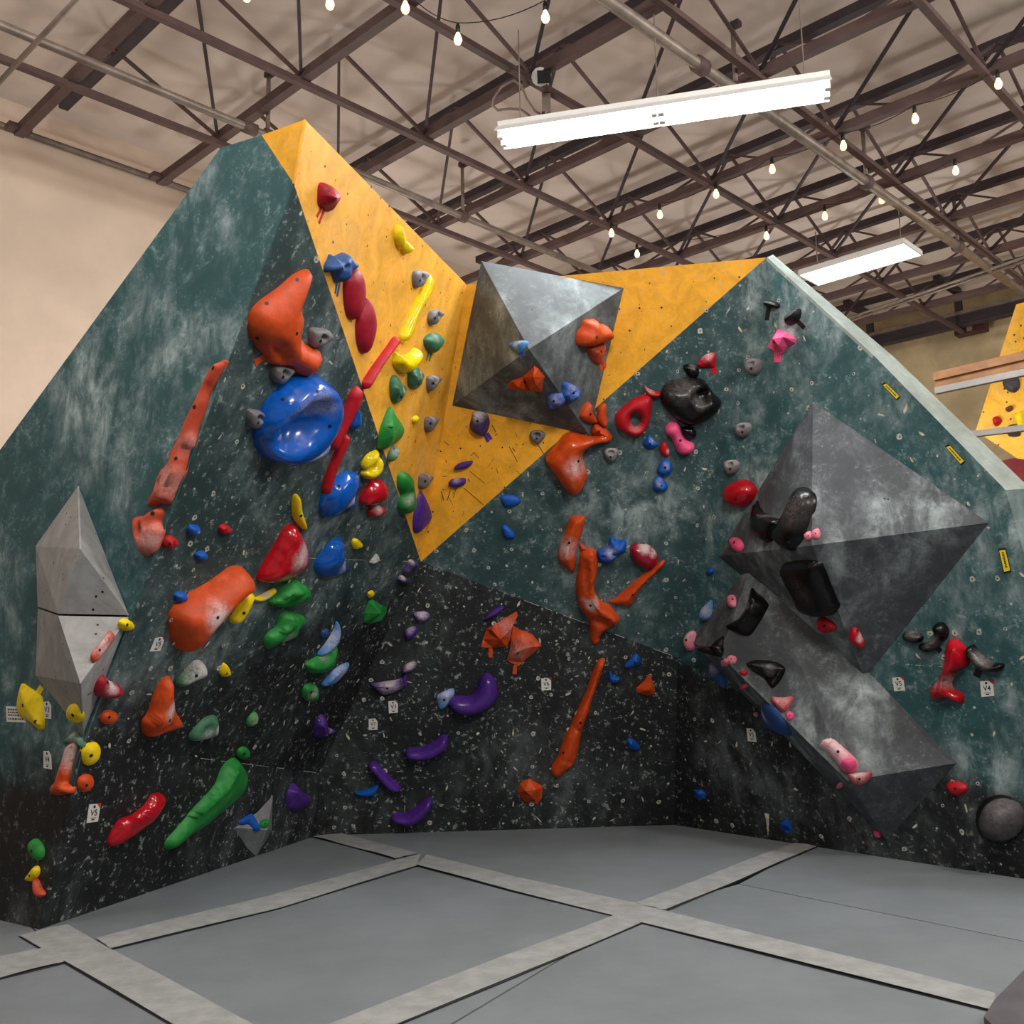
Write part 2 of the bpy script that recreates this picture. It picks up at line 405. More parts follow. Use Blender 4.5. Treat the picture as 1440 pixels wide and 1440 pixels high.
bp = None; crd = plain('black_flex', (40, 34, 34), .6)
for ri, (where, pl) in enumerate(rows):
    tops = []
    for bi, (x, y) in enumerate(pl):
        c = at_z(x, y, BZ if ri else 5.9)
        t = thing('string_bulb', 'warm bulb ' + where + ', ' + pos_words[ri][bi], 'light bulb', c, 'warm bulbs strung under the roof')
        tops.append(c + EZ * .13)
        if bp is None:
            mb = lathe([(.002, -.045), (.022, -.036), (.031, -.014), (.029, .008), (.016, .04), (.013, .05)]); g1 = add('bulb_glass', mb.v, mb.f, bulb_m, t, True)
            mb = lathe([(.013, .048), (.017, .05), (.017, .1), (.008, .125), (.002, .13)]); g2 = add('socket', mb.v, mb.f, M['rubber'], t, True)
            bp = (g1, g2)
        else:
            for g in bp:
                q = g.copy(); COL.objects.link(q); q.parent = t
    path = []
    for i in range(len(tops) - 1):
        for k in range(8):
            s_ = k / 8.0; path.append(tops[i].lerp(tops[i + 1], s_) - EZ * (.05 * 4 * s_ * (1 - s_)) + EZ * .0)
    path.append(tops[-1])
    tag(MB().tube(path, .004, 5).make('string_light_cord', crd, None, True, origin=tops[0]), 'thin dark cord carrying the warm bulbs ' + where, 'cord')
# camera and junction box on the middle bridging bar
c = at_z(765, 108, 6.12)
t = thing('security_camera', 'small white security camera with black front under the roof joist', 'camera', c)
toC = (CAM - c).normalized()
mb = MB(); mb.tube([c - toC * .12 - RT * .03, c - RT * .03], .075, 12); mb.make('housing', M['white'], t, True)
mb = MB(); mb.beam(c - RT * .0 - toC * .02, c + toC * .04, .11, .1); mb.make('lens_cover', M['rubber'], t)
c = at_z(768, 138, 6.1)
t = thing('junction_box', 'grey junction box with flex hanging above the tube lamp', 'electrical box', c)
MB().beam(c + EZ * .07, c - EZ * .09, .1, .07).make('box', M['pipe'], t)
def swag(pxs, z): return [at_z(x, y, z) for x, y in pxs]
MB().tube(swag([(772, 146), (773, 158), (764, 163), (752, 156), (740, 138), (733, 120), (722, 113), (705, 122), (694, 138), (692, 148), (700, 155), (716, 153), (733, 154), (745, 163)], 6.05), .011, 6).make('flex', M['pipe'], t, True)
# ------------------------------------------------------------------ crash mats
def zpts(pl, z=0.0): return [at_z(x, y, z) for x, y in pl]
J1_, J2_, J3_ = (590, 1210), (897, 1284), (82, 1338)
JA_, JD_, JE_, JR_, JF_ = (458, 1176), (1143, 1188), (350, 1540), (1560, 1461), (520, 1560)
mats = [
    ('grey crash mat at the back between the wall and the crossing flaps', [(440, 1166), (950, 1150), (1165, 1184), JD_, J2_, J1_, JA_]),
    ('narrow grey crash mat along the foot of the left overhang', [(30, 1290), (60, 1302), (446, 1168), JA_, J1_, J3_]),
    ('large grey crash mat in the middle foreground', [J1_, J2_, (480, 1443 + 90), (452, 1524), J3_]),
    ('grey crash mat along the foot of the right wall', [JD_, (1165, 1184), (1560, 1243), (1560, 1348), (1038, 1243)]),
    ('grey crash mat right of centre, inside the long flap', [(1038, 1243), (1560, 1348), JR_, J2_]),
    ('grey crash mat at the bottom right in front of the long flap', [J2_, JR_, (1560, 1540), (480, 1533)]),
    ('grey crash mat in the bottom left corner', [J3_, (452, 1524), (-200, 1540), (-200, 1398)]),
    ('grey crash mat at the left edge by the wall corner', [J3_, (-200, 1398), (-200, 1262), (30, 1290)]),
]
def inset(pts, d):
    c = sum(pts, Vector()) / len(pts); n = len(pts); out = []
    nrm = Vector((0, 0, 0))
    for i in range(n): nrm += (pts[i] - c).cross(pts[(i + 1) % n] - c)
    nrm.normalize()
    for i in range(n):
        e0 = (pts[i] - pts[i - 1]).normalized(); e1 = (pts[(i + 1) % n] - pts[i]).normalized()
        n0 = nrm.cross(e0); n1 = nrm.cross(e1); k = 1 + n0.dot(n1)
        out.append(pts[i] + (n0 + n1) * (d / max(k, .25)))
    return out
for lab, pl in mats:
    q = inset(zpts(pl), .006); c = sum(q, Vector()) / len(q)
    tag(MB().prism(q, (0, 0, -.28)).make('crash_mat', M['mat'], origin=Vector((c.x, c.y, -.28))), lab, 'crash mat', 'grey crash mats on the floor')
def flap(label, left, right, curl=0.012):
    """fabric flap over a seam: left / right edge lines in order, slightly crumpled"""
    A = zpts(left, .004); B = zpts(right, .004)
    def at(line, s):
        ds = [(line[i + 1] - line[i]).length for i in range(len(line) - 1)]; tot = sum(ds); x = s * tot
        for i, dd in enumerate(ds):
            if x <= dd or i == len(ds) - 1: return line[i].lerp(line[i + 1], min(1, x / dd))
            x -= dd
    mb = MB(); n = 46; r = random.Random(len(label))
    ph = r.random() * 6
    for i in range(n + 1):
        s = i / n; a, b = at(A, s), at(B, s)
        for k in range(6):
            u = k / 5.0
            z = .004 + .004 * math.sin(math.pi * u) + (curl * .35 * (.5 + .5 * math.sin(s * 9 + ph)) if k in (0, 5) else .002 * math.sin(s * 14 + k * 2 + ph))
            q = a.lerp(b, u); mb.v.append(Vector((q.x, q.y, max(.002, z) + .002)))
    for i in range(n):
        for k in range(5):
            o_ = i * 6 + k; mb.f.append((o_, o_ + 1, o_ + 7, o_ + 6))
    t = thing('seam_flap', label, 'mat flap', A[0], 'fabric flaps over the mat seams')
    mb.make('fabric', M['strip'], t, True)
    # shade along the near edge, laid on the mat as a thin dark strip
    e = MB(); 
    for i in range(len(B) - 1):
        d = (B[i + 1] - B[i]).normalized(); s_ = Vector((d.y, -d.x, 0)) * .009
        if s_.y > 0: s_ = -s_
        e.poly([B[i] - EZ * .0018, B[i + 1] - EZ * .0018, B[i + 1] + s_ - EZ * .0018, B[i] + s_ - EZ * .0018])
    e.make('shade_strip', M['under'], t)
flap('short grey flap at the back left mat corner', [(475, 1172), (530, 1185), (586, 1201)], [(440, 1177), (500, 1192), (556, 1208)], .02)
flap('long grey flap across the left mats to the centre', [(135, 1320), (370, 1262), (592, 1201)], [(155, 1335), (390, 1278), (586, 1218)])
flap('very long grey flap from the centre to the bottom right', [(600, 1203), (720, 1233), (895, 1270), (1070, 1317), (1400, 1398)], [(585, 1217), (720, 1253), (885, 1293), (1150, 1361), (1400, 1423)], .02)
flap('grey flap running back to the right wall foot', [(895, 1271), (1010, 1226), (1122, 1184)], [(935, 1281), (1050, 1233), (1157, 1187)], .016)
flap('wide grey flap at the bottom centre', [(868, 1286), (720, 1341), (465, 1440), (260, 1520)], [(902, 1298), (720, 1375), (560, 1440), (390, 1510)])
flap('wide grey flap in the left foreground', [(95, 1300), (155, 1335), (355, 1440), (500, 1516)], [(28, 1316), (90, 1352), (242, 1440), (370, 1515)])
flap('short grey flap at the left edge', [(-140, 1378), (0, 1346), (78, 1332)], [(-140, 1412), (0, 1376), (90, 1354)], .02)
# dark padded block in the bottom right corner
q = [(1401, 1424), (1440, 1383), (1500, 1330), (1620, 1420), (1500, 1560), (1385, 1450)]
b3 = zpts(q, .01)
tag(MB().prism(b3, (0, 0, .05)).make('foam_pad', plain('dark_grey_vinyl', (82, 80, 84), .6, .12, 6), origin=b3[0]), 'dark grey padded block in the bottom right corner', 'pad')

# ------------------------------------------------------------------ the climbing wall
A = at_z(55, 1307, 0); B = at_z(446, 1175, 0); Cc = at_z(948, 1160, 0); D = at_z(1440, 1236, 0); A0 = at_z(0, 1294, 0)
V2 = at_z(656, 400, 4.2); V3 = at_z(1078, 362, 4.2); V1 = at_y(592, 790, 7.9)
f2 = plane3(A, B, V1); V0 = on_plane(413, 258, *f2)
pY1 = plane3(V0, V1, V2); APEX = on_plane(429, 168, *pY1); pF1 = plane3(A0, A, V0); pY2 = plane3(V1, V2, V3)
pF4 = plane3(V3, Cc, D); V4 = on_plane(953, 925, *pF4); pF3u = plane3(V1, V3, V4); pF3l = plane3(V1, B, Cc)
K = on_plane(449, 1087, *pF3l); pF2 = plane3(V0, V1, K); Ks = on_plane(117, 1046, *pF1); pF2l = plane3(Ks, K, B)
TL1 = on_plane(368, 190, *pF1)
def on(pl, pts): return [p if isinstance(p, Vector) else on_plane(p[0], p[1], *pl) for p in pts]
root = thing('climbing_wall', 'tall angular indoor climbing wall of dark green, black and yellow plywood panels', 'climbing wall', Vector((0, 7.6, 0)))
solid_v, solid_f = [], []
def solid(pts):
    n = len(solid_v); solid_v.extend(pts)
    for i in range(1, len(pts) - 1): solid_f.append((n, n + i, n + i + 1))
PANELS = []
def panel(label, pts, mat, thick=.008, dots=None, tris=None):
    """one painted plywood facet; the front is where the points lie, its thickness goes backwards"""
    c = sum(pts, Vector()) / len(pts); n = Vector()
    for i in range(len(pts)): n += (pts[i] - c).cross(pts[(i + 1) % len(pts)] - c)
    n.normalize()
    if n.dot(CAM - c) < 0: n = -n; pts = pts[::-1]
    q = list(pts)
    solid(q)
    o = MB().prism(q, n * -thick).make('wall_panel', mat, root, label=label)
    PANELS.append((o, q, n, dots)); return o
def split_low(pl, p1, p2, up):
    """paint line through two pixels on a plane: (normal, constant) in the wall root's space"""
    a, b = on_plane(*p1, *pl), on_plane(*p2, *pl); d = (b - a).normalized(); nn = d.cross(pl[1]).normalized()
    if nn.z < 0: nn = -nn
    return (tuple(nn), nn.dot(a - root.location))
W_F1 = wall_paint('green_black_paint_left_wing', M_teal, M_black, split_low(pF1, (0, 1085), (70, 1070), 1), .85, .22, .3)
W_F2 = wall_paint('green_black_paint_left_overhang', (42, 64, 64), M_black, split_low(pF2, (140, 985), (560, 835), 1), .45, .28, .7)
W_F3u = wall_paint('dark_green_paint_back', (46, 75, 77), None, None, .62, .1, .6)
W_F3l = wall_paint('black_paint_back', (23, 27, 29), None, None, .15, .1, .8)
W_F4 = wall_paint('green_black_paint_right', M_teal, M_black, split_low(pF4, (953, 925), (1440, 1130), 1), .85, .12, .5)
W_blk = wall_paint('black_paint_kicker', (22, 24, 27), None, None, .1, .1, .8)
W_yel = wall_paint('yellow_paint', (236, 170, 52), None, None, .26, .1, .25, .55, lin((230, 196, 150)))
W_yel2 = wall_paint('yellow_paint_worn', (234, 168, 38), None, None, .22, .1, .3, .55, lin((190, 130, 60)))
W_edge = wall_paint('pale_edge_paint', (138, 148, 142), None, None, .3, .1, .1, .7)
E_ = (-160, 852); E_b = (-160, 1262)
panel('green plywood wing at the far left', on(pF1, [(-160, 852), (310, 208), (368, 190), (413, 258), Ks, A, (-160, 1263)]), W_F1, dots=(.34, .15, 'light'))
s1, s2 = (204, 752), (588, 785)
c1 = on_plane(*to_px(V0.lerp(Ks, .644)), *pF2)      # seam end on the left crease
panel('upper green panel of the left overhang', [V0, V1, c1], W_F2, dots=(.155, .62, 'light'))
panel('lower dark panel of the left overhang', [c1, V1, K, Ks], W_F2, dots=(.155, .72, 'light'))
panel('black kicker panel at the foot of the left overhang', [Ks, K, B, A], W_blk, dots=(.155, .7, 'light'))
panel('yellow triangular cap at the top of the left peak', [TL1, APEX, V0], W_yel2)
panel('bright yellow overhanging panel facing right', [APEX, V2, V1, V0], W_yel, dots=(.15, .6, 'dark'))
panel('yellow panel facing the room', [V2, V3, V1], W_yel2, dots=(.16, .7, 'dark'))
panel('green back panel under the yellow triangle', [V1, V3, V4], W_F3u, dots=(.15, .75, 'light'))
kx = on_plane(569, 1085, *pF3l); kb = on_plane(569, 1172, *pF3l)
panel('black back panel above the mat', [V1, V4, Cc, kb, kx, K], W_F3l, dots=(.15, .75, 'light'))
panel('small black kicker panel at the back left', [K, kx, kb, B], W_blk, dots=(.15, .6, 'light'))
De = Cc + (D - Cc) * 1.25
panel('green right wall panel with black foot', on(pF4, [V3, V4, Cc, De, (1500, 985), (1440, 778), (1414, 689), (1229, 500)]), W_F4, dots=(.16, .55, 'light'))
pb = (pF4[0] - pF4[1] * .2, pF4[1])
fr = on(pF4, [(1079, 362), (1229, 500), (1414, 689), (1440, 778), (1500, 985)])
ou = on(pb, [(1087, 358), (1257, 502), (1449, 687), (1500, 800), (1570, 985)])
panel('pale bevelled upper edge strip of the right wall', [fr[0], fr[1], ou[1], ou[0]], W_edge, .02)
panel('pale bevelled middle edge strip of the right wall', [fr[1], fr[2], ou[2], ou[1]], W_edge, .02)
W_edge2 = wall_paint('pale_green_edge_paint', (84, 104, 104), None, None, .4, .1, .1, .7)
panel('grey green bevelled lower edge strip of the right wall', [fr[2], fr[3], fr[4], ou[4], ou[3], ou[2]], W_edge2, .02)
sm = MB()
for a_, b_ in ((c1, V1), (Ks, K), (K, kx), (kx, kb), (V1, V4), (on_plane(1238, 932, *pF4), on_plane(1330, 938, *pF4))):          # worn joints between the sheets
    d = (b_ - a_); n_ = (CAM - (a_ + b_) / 2).normalized(); r = random.Random(5); s_ = 0.0
    while s_ < 1:
        e_ = min(1, s_ + r.uniform(.02, .1))
        if r.random() < .35: sm.beam(a_ + d * s_ + n_ * .002, a_ + d * e_ + n_ * .002, r.uniform(.002, .004), .003, n_)
        s_ = e_ + r.uniform(0, .05)
sm.make('worn_joint', M['ring'], root, kind='stuff')

def inside2(poly, p):
    c = False; n = len(poly); x, y = p
    for i in range(n):
        x1, y1 = poly[i]; x2, y2 = poly[i - 1]
        if (y1 > y) != (y2 > y) and x < (x2 - x1) * (y - y1) / (y2 - y1) + x1: c = not c
    return c
def wall_frame(n):
    tx = EZ.cross(n)
    if tx.length < .05: tx = Vector((1, 0, 0))
    tx.normalize(); ty = n.cross(tx).normalized(); return tx, ty
# threaded holes and paint chips in rows over each facet
hole_dark = M['bolt']
for o, q, n, dots in PANELS:
    if not dots: continue
    step, prob, tone = dots; tx, ty = wall_frame(n); o_ = q[0]
    uv = [((p - o_).dot(tx), (p - o_).dot(ty)) for p in q]
    us = [a for a, b in uv]; vs = [b for a, b in uv]; r = random.Random(hash(o['label']) % 1000 if False else len(o['label']) * 7)
    mh = MB(); mr = MB(); mc = MB(); i = 0
    v = min(vs) + step * .5
    while v < max(vs):
        u = min(us) + step * (.5 if i % 2 else .9); i += 1
        while u < max(us):
            uu = u + r.uniform(-.012, .012); vv = v + r.uniform(-.012, .012); u += step
            if r.random() > prob or not inside2(uv, (uu, vv)): continue
            c = o_ + tx * uu + ty * vv
            rad = .0075
            def disc(mb, c, rx, k, h, wob=0.0):
                ph = r.random() * 6.28
                mb.poly([c + n * h + (tx * math.cos(2 * math.pi * a / k + ph) + ty * math.sin(2 * math.pi * a / k + ph)) * rx * (1 + wob * (r.random() - .5)) for a in range(k)])
            if tone == 'light':
                x = r.random()
                if x < .34:
                    disc(mr, c, r.uniform(.011, .021), 8, .0012, .5); disc(mh, c, rad * .8, 6, .002)
                elif x < .62:
                    ang = r.gauss(1.3, .7); ln = r.uniform(.014, .036); wd = r.uniform(.005, .012); cx = math.cos(ang); sx = math.sin(ang)
                    k = 7; mc.poly([c + n * .0012 + (tx * cx + ty * sx) * math.cos(2 * math.pi * a / k) * ln * r.uniform(.5, 1.1) + (ty * cx - tx * sx) * math.sin(2 * math.pi * a / k) * wd * r.uniform(.5, 1.2) for a in range(k)])
                else:
                    disc(mc if r.random() < .4 else mr, c, r.uniform(.004, .010), 6, .0012, .6)
            else:
                disc(mh, c, rad * r.uniform(.5, 1.1), 6, .0012)
                if r.random() < .3:
                    for _ in range(3):
                        d = ty * r.uniform(-.05, .05) + tx * r.uniform(-.02, .02)
                        disc(mh, c + d, .004, 5, .0012, .6)
            
        v += step
    if mh.f: mh.make('nut_hole', hole_dark, o, kind='stuff', origin=root.location)
    if mr.f: mr.make('worn_nut_ring', M['ring'], o, kind='stuff', origin=root.location)
    if mc.f: mc.make('paint_chip', M['chip'], o, kind='stuff', origin=root.location)

# dark shoe scuffs on the lower yellow triangle
q3 = on(pY2, [(592, 790), (612, 640), (800, 600)]); tx, ty = wall_frame(pY2[1]); r = random.Random(11); mb = MB()
strokes = [((652, 686), (680, 710)), ((660, 662), (682, 680)), ((748, 612), (766, 640)), ((716, 628), (728, 650))]
for _ in range(46):
    x, y = r.uniform(606, 800), r.uniform(596, 770)
    if inside2([(594, 782), (622, 610), (690, 590), (806, 606)], (x, y)):
        l_ = r.uniform(4, 16); a = r.choice((r.gauss(.9, .3), r.gauss(2.2, .3))); strokes.append(((x, y), (x + l_ * math.cos(a), y + l_ * math.sin(a))))
for a, b in strokes:
    if not inside2([(592, 792), (600, 730), (634, 560), (880, 500), (880, 560)], b): continue
    mb.beam(on_plane(*a, *pY2) + pY2[1] * .001, on_plane(*b, *pY2) + pY2[1] * .001, r.uniform(.002, .006), .002, pY2[1])
yp = [o for o, q, n, d in PANELS if o['label'] == 'yellow panel facing the room'][0]
mb.make('scuff_mark', plain('rubber_scuff', (96, 62, 26), .8, .2, 30), yp, kind='stuff', origin=root.location)

# ------------------------------------------------------------------ volumes
def bvh(): return BVHTree.FromPolygons([tuple(v) for v in solid_v], solid_f)
BV = bvh()
def cast(x, y):
    h = BV.ray_cast(CAM, ray(x, y))
    if h[0] is None: return None, None
    n = h[1]
    if n.dot(CAM - h[0]) < 0: n = -n
    return h[0], n
W_vol = wall_paint('grey_volume_paint', (74, 79, 82), None, None, .5, .1, .2, .62, CHALK, 1.0)
W_vold = wall_paint('dark_volume_paint', (66, 70, 75), None, None, .6, .1, .2, .62, CHALK, 1.0)
W_voll = wall_paint('light_grey_volume_paint', (150, 150, 150), None, None, .25, .1, .08, .6)
def volume(label, pl, base, raised, faces, mat, holes=6):
    """faceted plywood volume: base corners on the wall plane, raised corners off it, one part per face"""
    P, n = pl; pts = []
    for b in base: pts.append(on_plane(b[0], b[1], P + n * .004, n))
    for x, y, h in raised: pts.append(on_plane(x, y, P + n * h, n))
    c = sum(pts, Vector()) / len(pts)
    t = thing('climbing_volume', label, 'climbing volume', c - n * (c - P).dot(n), 'grey volumes on the wall')
    cen = c - n * .15; r = random.Random(len(label))
    for f in faces:
        q = [pts[i] for i in f]; m = Vector()
        fc = sum(q, Vector()) / len(q)
        for i in range(len(q)): m += (q[i] - fc).cross(q[(i + 1) % len(q)] - fc)
        m.normalize()
        if m.dot(fc - cen) < 0: m = -m; q = q[::-1]
        solid(q)
        fp = MB().prism(q, -m * .006).make('face_panel', mat, t)
        mh = MB(); tx, ty = wall_frame(m)
        for _ in range(holes):
            ww = [r.random() for _ in q]; s = sum(ww); cc_ = sum((p * (k / s) for p, k in zip(q, ww)), Vector()) + m * .0015
            mh.poly([cc_ + (tx * math.cos(a * 1.0472) + ty * math.sin(a * 1.0472)) * .007 for a in range(6)])
        if holes: mh.make('nut_hole', hole_dark, fp, kind='stuff', origin=t.location)
    return t
volume('large grey pyramid volume hung over the yellow panels, top edge above the wall', pY2, [(677, 367), (877, 405), (828, 611), (636, 570)], [(744, 491, .55)],
       [(0, 1, 4), (1, 2, 4), (2, 3, 4), (3, 0, 4)], W_vol, 3)
volume('large dark grey pyramid volume high on the right wall', pF4, [(1143, 565), (1390, 735), (1216, 953), (1010, 782)], [(1142, 767, .5)],
       [(0, 1, 4), (1, 2, 4), (2, 3, 4), (3, 0, 4)], W_vold, 2)
volume('long grey wedge volume below the big pyramid on the right wall', pF4, [(1062, 780), (1345, 1073), (1247, 1181), (972, 903)], [(1012, 921, .3), (1192, 1098, .36)],
       [(0, 1, 5, 4), (1, 2, 5), (2, 3, 4, 5), (3, 0, 4)], W_vold, 2)
volume('pale grey faceted volume on the left wing, upper half of the pair', pF1, [(110, 683), (181, 865), (53, 853), (50, 768)], [(113, 772, .26), (82, 863, .24)],
       [(0, 4, 3), (0, 1, 4), (4, 1, 5), (3, 4, 5), (3, 5, 2), (1, 2, 5)], W_voll, 3)
volume('pale grey faceted volume on the left wing, lower half of the pair', pF1, [(53, 856), (181, 868), (117, 1033), (50, 950)], [(82, 866, .24), (113, 961, .26)],
       [(0, 4, 3), (4, 5, 3), (4, 1, 5), (1, 2, 5), (3, 5, 2), (0, 1, 4)], W_voll, 3)
BV = bvh()
p_, n_ = cast(372, 1130)
volume('small grey triangular volume at the foot of the left overhang', (p_, n_), [(386, 1105), (383, 1168), (360, 1204), (315, 1163)], [(376, 1167, .12)],
       [(0, 1, 4), (1, 2, 4), (2, 3, 4), (3, 0, 4)], wall_paint('mid_grey_volume_paint', (124, 126, 130), None, None, .3, .1, .1, .6), 0)
BV = bvh()
# ------------------------------------------------------------------ climbing holds
REG = {'R5': (420, 230, 5.538), 'R6': (420, 480, 4.5), 'R7': (620, 360, 5.143), 'R8': (320, 360, 4.8), 'R4': (1060, 320, 3.789),
       'S1': (180, 500, 5.144), 'S2': (0, 660, 3.6), 'S3': (0, 1020, 4.8), 'S4': (160, 660, 5.143), 'S5': (140, 880, 4.236), 'S6': (340, 660, 5.538),
       'S7': (340, 860, 4.5), 'S8': (540, 780, 3.6), 'T1': (740, 540, 5.538), 'T2': (760, 700, 6.545), 'T3': (700, 900, 5.142), 'T4': (860, 400, 5.142),
       'T5': (980, 640, 5.143), 'T6': (940, 860, 4.5), 'T7': (1160, 860, 4.236), 'P': (0, 0, 1.0)}
def conv(reg, s):
    x0, y0, k = REG[reg]
    if isinstance(s, str): s = [tuple(float(a) for a in q.split(',')) for q in s.split()]
    return [(x0 + x / k, y0 + y / k) for x, y in s]
def smooth_loop(p, sub=4):
    n = len(p); out = []
    for i in range(n):
        a, b, c, d = (np.array(p[(i + k) % n]) for k in (-1, 0, 1, 2))
        for s in range(sub):
            t = s / sub
            out.append(tuple(.5 * ((2 * b) + (c - a) * t + (2 * a - 5 * b + 4 * c - d) * t * t + (3 * b - a - 3 * c + d) * t ** 3)))
    return out
def seg_dist(P, loop, closed=True):
    P = np.asarray(P, float); a = np.asarray(loop, float)
    if len(a) == 1: return np.hypot(P[:, 0] - a[0, 0], P[:, 1] - a[0, 1])
    b = np.roll(a, -1, 0) if closed else a[1:]
    if not closed: a = a[:-1]
    d = b - a; l2 = (d ** 2).sum(1) + 1e-12
    t = np.clip(((P[:, None, :] - a[None]) * d[None]).sum(2) / l2, 0, 1)
    q = a[None] + t[..., None] * d[None]
    return np.sqrt(((P[:, None, :] - q) ** 2).sum(2)).min(1)
def tape_mat(color):
    if color not in M['tape']: M['tape'][color] = plain('tape_' + color, HC[color], .7, .1, 30)
    return M['tape'][color]
COUNT = 0
def hold(color, reg, outline, label, H=.05, mode='dome', ridge=None, e=.6, k=1.0, dents=(), holes=(), chalk=(), bolts=(), tape=(), gloss=False, at=None, facet=False, lip=.01, kind='climbing_hold', lump=.0, tilt=(0, 0), cat='climbing hold', grp=None, tcol=None, off_=.35):
    global COUNT; COUNT += 1
    px = conv(reg, outline)
    if color == 'black': chalk = [(x, y, r, s * .35) for x, y, r, s in chalk]
    cx = sum(p[0] for p in px) / len(px); cy = sum(p[1] for p in px) / len(px)
    s = conv(reg, [at])[0] if at else (cx, cy)
    P, n = cast(*s)
    if P is None: print('MISS', label); return
    tx, ty = wall_frame(n); O = on_plane(cx, cy, P, n)
    pr = P + n * (off_ * H)
    def loc(q, off=None):
        X = on_plane(q[0], q[1], pr if off is None else P + n * off, n); d = X - O; return (d.dot(tx), d.dot(ty))
    loop = [loc(q) for q in px]
    if not facet: loop = smooth_loop(loop, 4 if len(loop) < 14 else 3)
    ar = sum(loop[i - 1][0] * loop[i][1] - loop[i][0] * loop[i - 1][1] for i in range(len(loop))) / 2
    if ar < 0: loop = loop[::-1]; ar = -ar
    hl = [smooth_loop([loc(q) for q in conv(reg, h)], 4) for h in holes]
    rg = [loc(q, H) for q in conv(reg, ridge)] if ridge else None
    if rg and len(rg) > 1 and not facet:
        st0 = math.sqrt(ar) / 13; dn = []
        for i in range(len(rg) - 1):
            a, b = rg[i], rg[i + 1]; m_ = max(1, int(math.hypot(b[0] - a[0], b[1] - a[1]) / st0))
            dn += [(a[0] + (b[0] - a[0]) * s_ / m_, a[1] + (b[1] - a[1]) * s_ / m_) for s_ in range(m_)]
        rg = dn + [rg[-1]]
    pts = list(loop); edges = [(i, (i + 1) % len(loop)) for i in range(len(loop))]
    for h in hl:
        b0 = len(pts); pts += h; edges += [(b0 + i, b0 + (i + 1) % len(h)) for i in range(len(h))]
    nb = len(pts)
    if not facet:
        st = math.sqrt(ar) / 13; us = [a for a, b in loop]; vs = [b for a, b in loop]; g = []
        v = min(vs); row = 0
        while v < max(vs):
            u = min(us) + (st * .5 if row % 2 else 0)
            while u < max(us):
                if inside2(loop, (u, v)) and not any(inside2(h, (u, v)) for h in hl): g.append((u, v))
                u += st
            v += st * .87; row += 1
        if g:
            dd = seg_dist(g, loop)
            for h in hl: dd = np.minimum(dd, seg_dist(g, h))
            pts += [q for q, x in zip(g, dd) if x > st * .4]
    if rg: pts += [q for q in rg if inside2(loop, q)] if not facet else rg
    if facet and not rg: pts.append((sum(a for a, b in loop) / len(loop), sum(b for a, b in loop) / len(loop)))
    r_ = delaunay_2d_cdt([Vector(q) for q in pts], edges, [], 1, 1e-6)
    vv = [(q.x, q.y) for q in r_[0]]; ff = [tuple(f) for f in r_[2]]
    if hl:
        def fc(f): return (sum(vv[i][0] for i in f) / 3, sum(vv[i][1] for i in f) / 3)
        ff = [f for f in ff if not any(inside2(h, fc(f)) for h in hl)]
    V = np.array(vv); d = seg_dist(V, loop); dh = d.copy()
    for h in hl: dh = np.minimum(dh, seg_dist(V, h))
    if mode == 'dome':
        Rm = max(dh.max(), 1e-6) * k; t = np.clip(dh / Rm, 0, 1); z = lip * (t > 0.001) * 0 + H * (1 - (1 - t) ** 2) ** e
    else:
        rr = seg_dist(V, rg, False) if rg else np.hypot(V[:, 0], V[:, 1])
        z = H * (dh / (dh + rr + 1e-9)) ** e
    size = math.sqrt(ar)
    z = z * (1 + (V[:, 0] * tilt[0] + V[:, 1] * tilt[1]) / size)
    def ell(x, y, rx, ry, ang):
        q = loc(conv(reg, [(x, y)])[0], H * .6); sc = (CAM - P).length / FPX / REG[reg][2]
        c_, s_ = math.cos(math.radians(ang)), math.sin(math.radians(ang)); du = V[:, 0] - q[0]; dv = V[:, 1] - q[1]
        a = (du * c_ + dv * s_) / (rx * sc); b = (-du * s_ + dv * c_) / (ry * sc); return np.sqrt(a * a + b * b)
    for (x, y, rx, ry, ang, dep) in dents:
        q = np.clip(1 - ell(x, y, rx, ry, ang) ** 2, 0, 1); z = z - dep * (q ** .8)
    if lump:
        z = z + lump * np.sin(V[:, 0] / size * 9 + COUNT) * np.sin(V[:, 1] / size * 8 + 2 * COUNT) * np.clip(dh / (dh.max() + 1e-9) * 2, 0, 1)
    z = np.maximum(z, .003) + lip * .5
    ch = np.zeros(len(V))
    for (x, y, r, st_) in chalk:
        q = ell(x, y, r, r, 0); ch = np.maximum(ch, st_ * np.clip(1.25 - q, 0, 1))
    verts = [(V[i, 0], V[i, 1], float(z[i])) for i in range(len(V))]; faces = list(ff)
    for f in range(len(faces)):
        i0, i1, i2 = faces[f][:3]
        if (vv[i1][0] - vv[i0][0]) * (vv[i2][1] - vv[i0][1]) - (vv[i1][1] - vv[i0][1]) * (vv[i2][0] - vv[i0][0]) < 0: faces[f] = faces[f][::-1]
    ec = {}
    for f in faces:
        for i in range(len(f)): ec[(f[i], f[(i + 1) % len(f)])] = 1
    low = {}
    sink = -.012
    for (a, b) in list(ec):
        if (b, a) in ec: continue
        for q in (a, b):
            if q not in low: low[q] = len(verts); verts.append((vv[q][0], vv[q][1], sink)); ch = np.append(ch, 0)
        faces.append((b, a, low[a], low[b]))
    g_ = grp or (color + ' climbing holds')
    Rm_ = Matrix((tx, ty, n)).transposed().to_4x4(); Rm_.translation = O
    multi = bool(bolts or tape)
    if multi:
        t = thing(kind, label, cat, O, g_); t.matrix_world = Rm_
        body = add('hold_body', verts, faces, hold_mat(color, gloss), t, not facet)
    else:
        body = add(kind, verts, faces, hold_mat(color, gloss), None, not facet); tag(body, label, cat, g_); body.matrix_world = Rm_; t = body
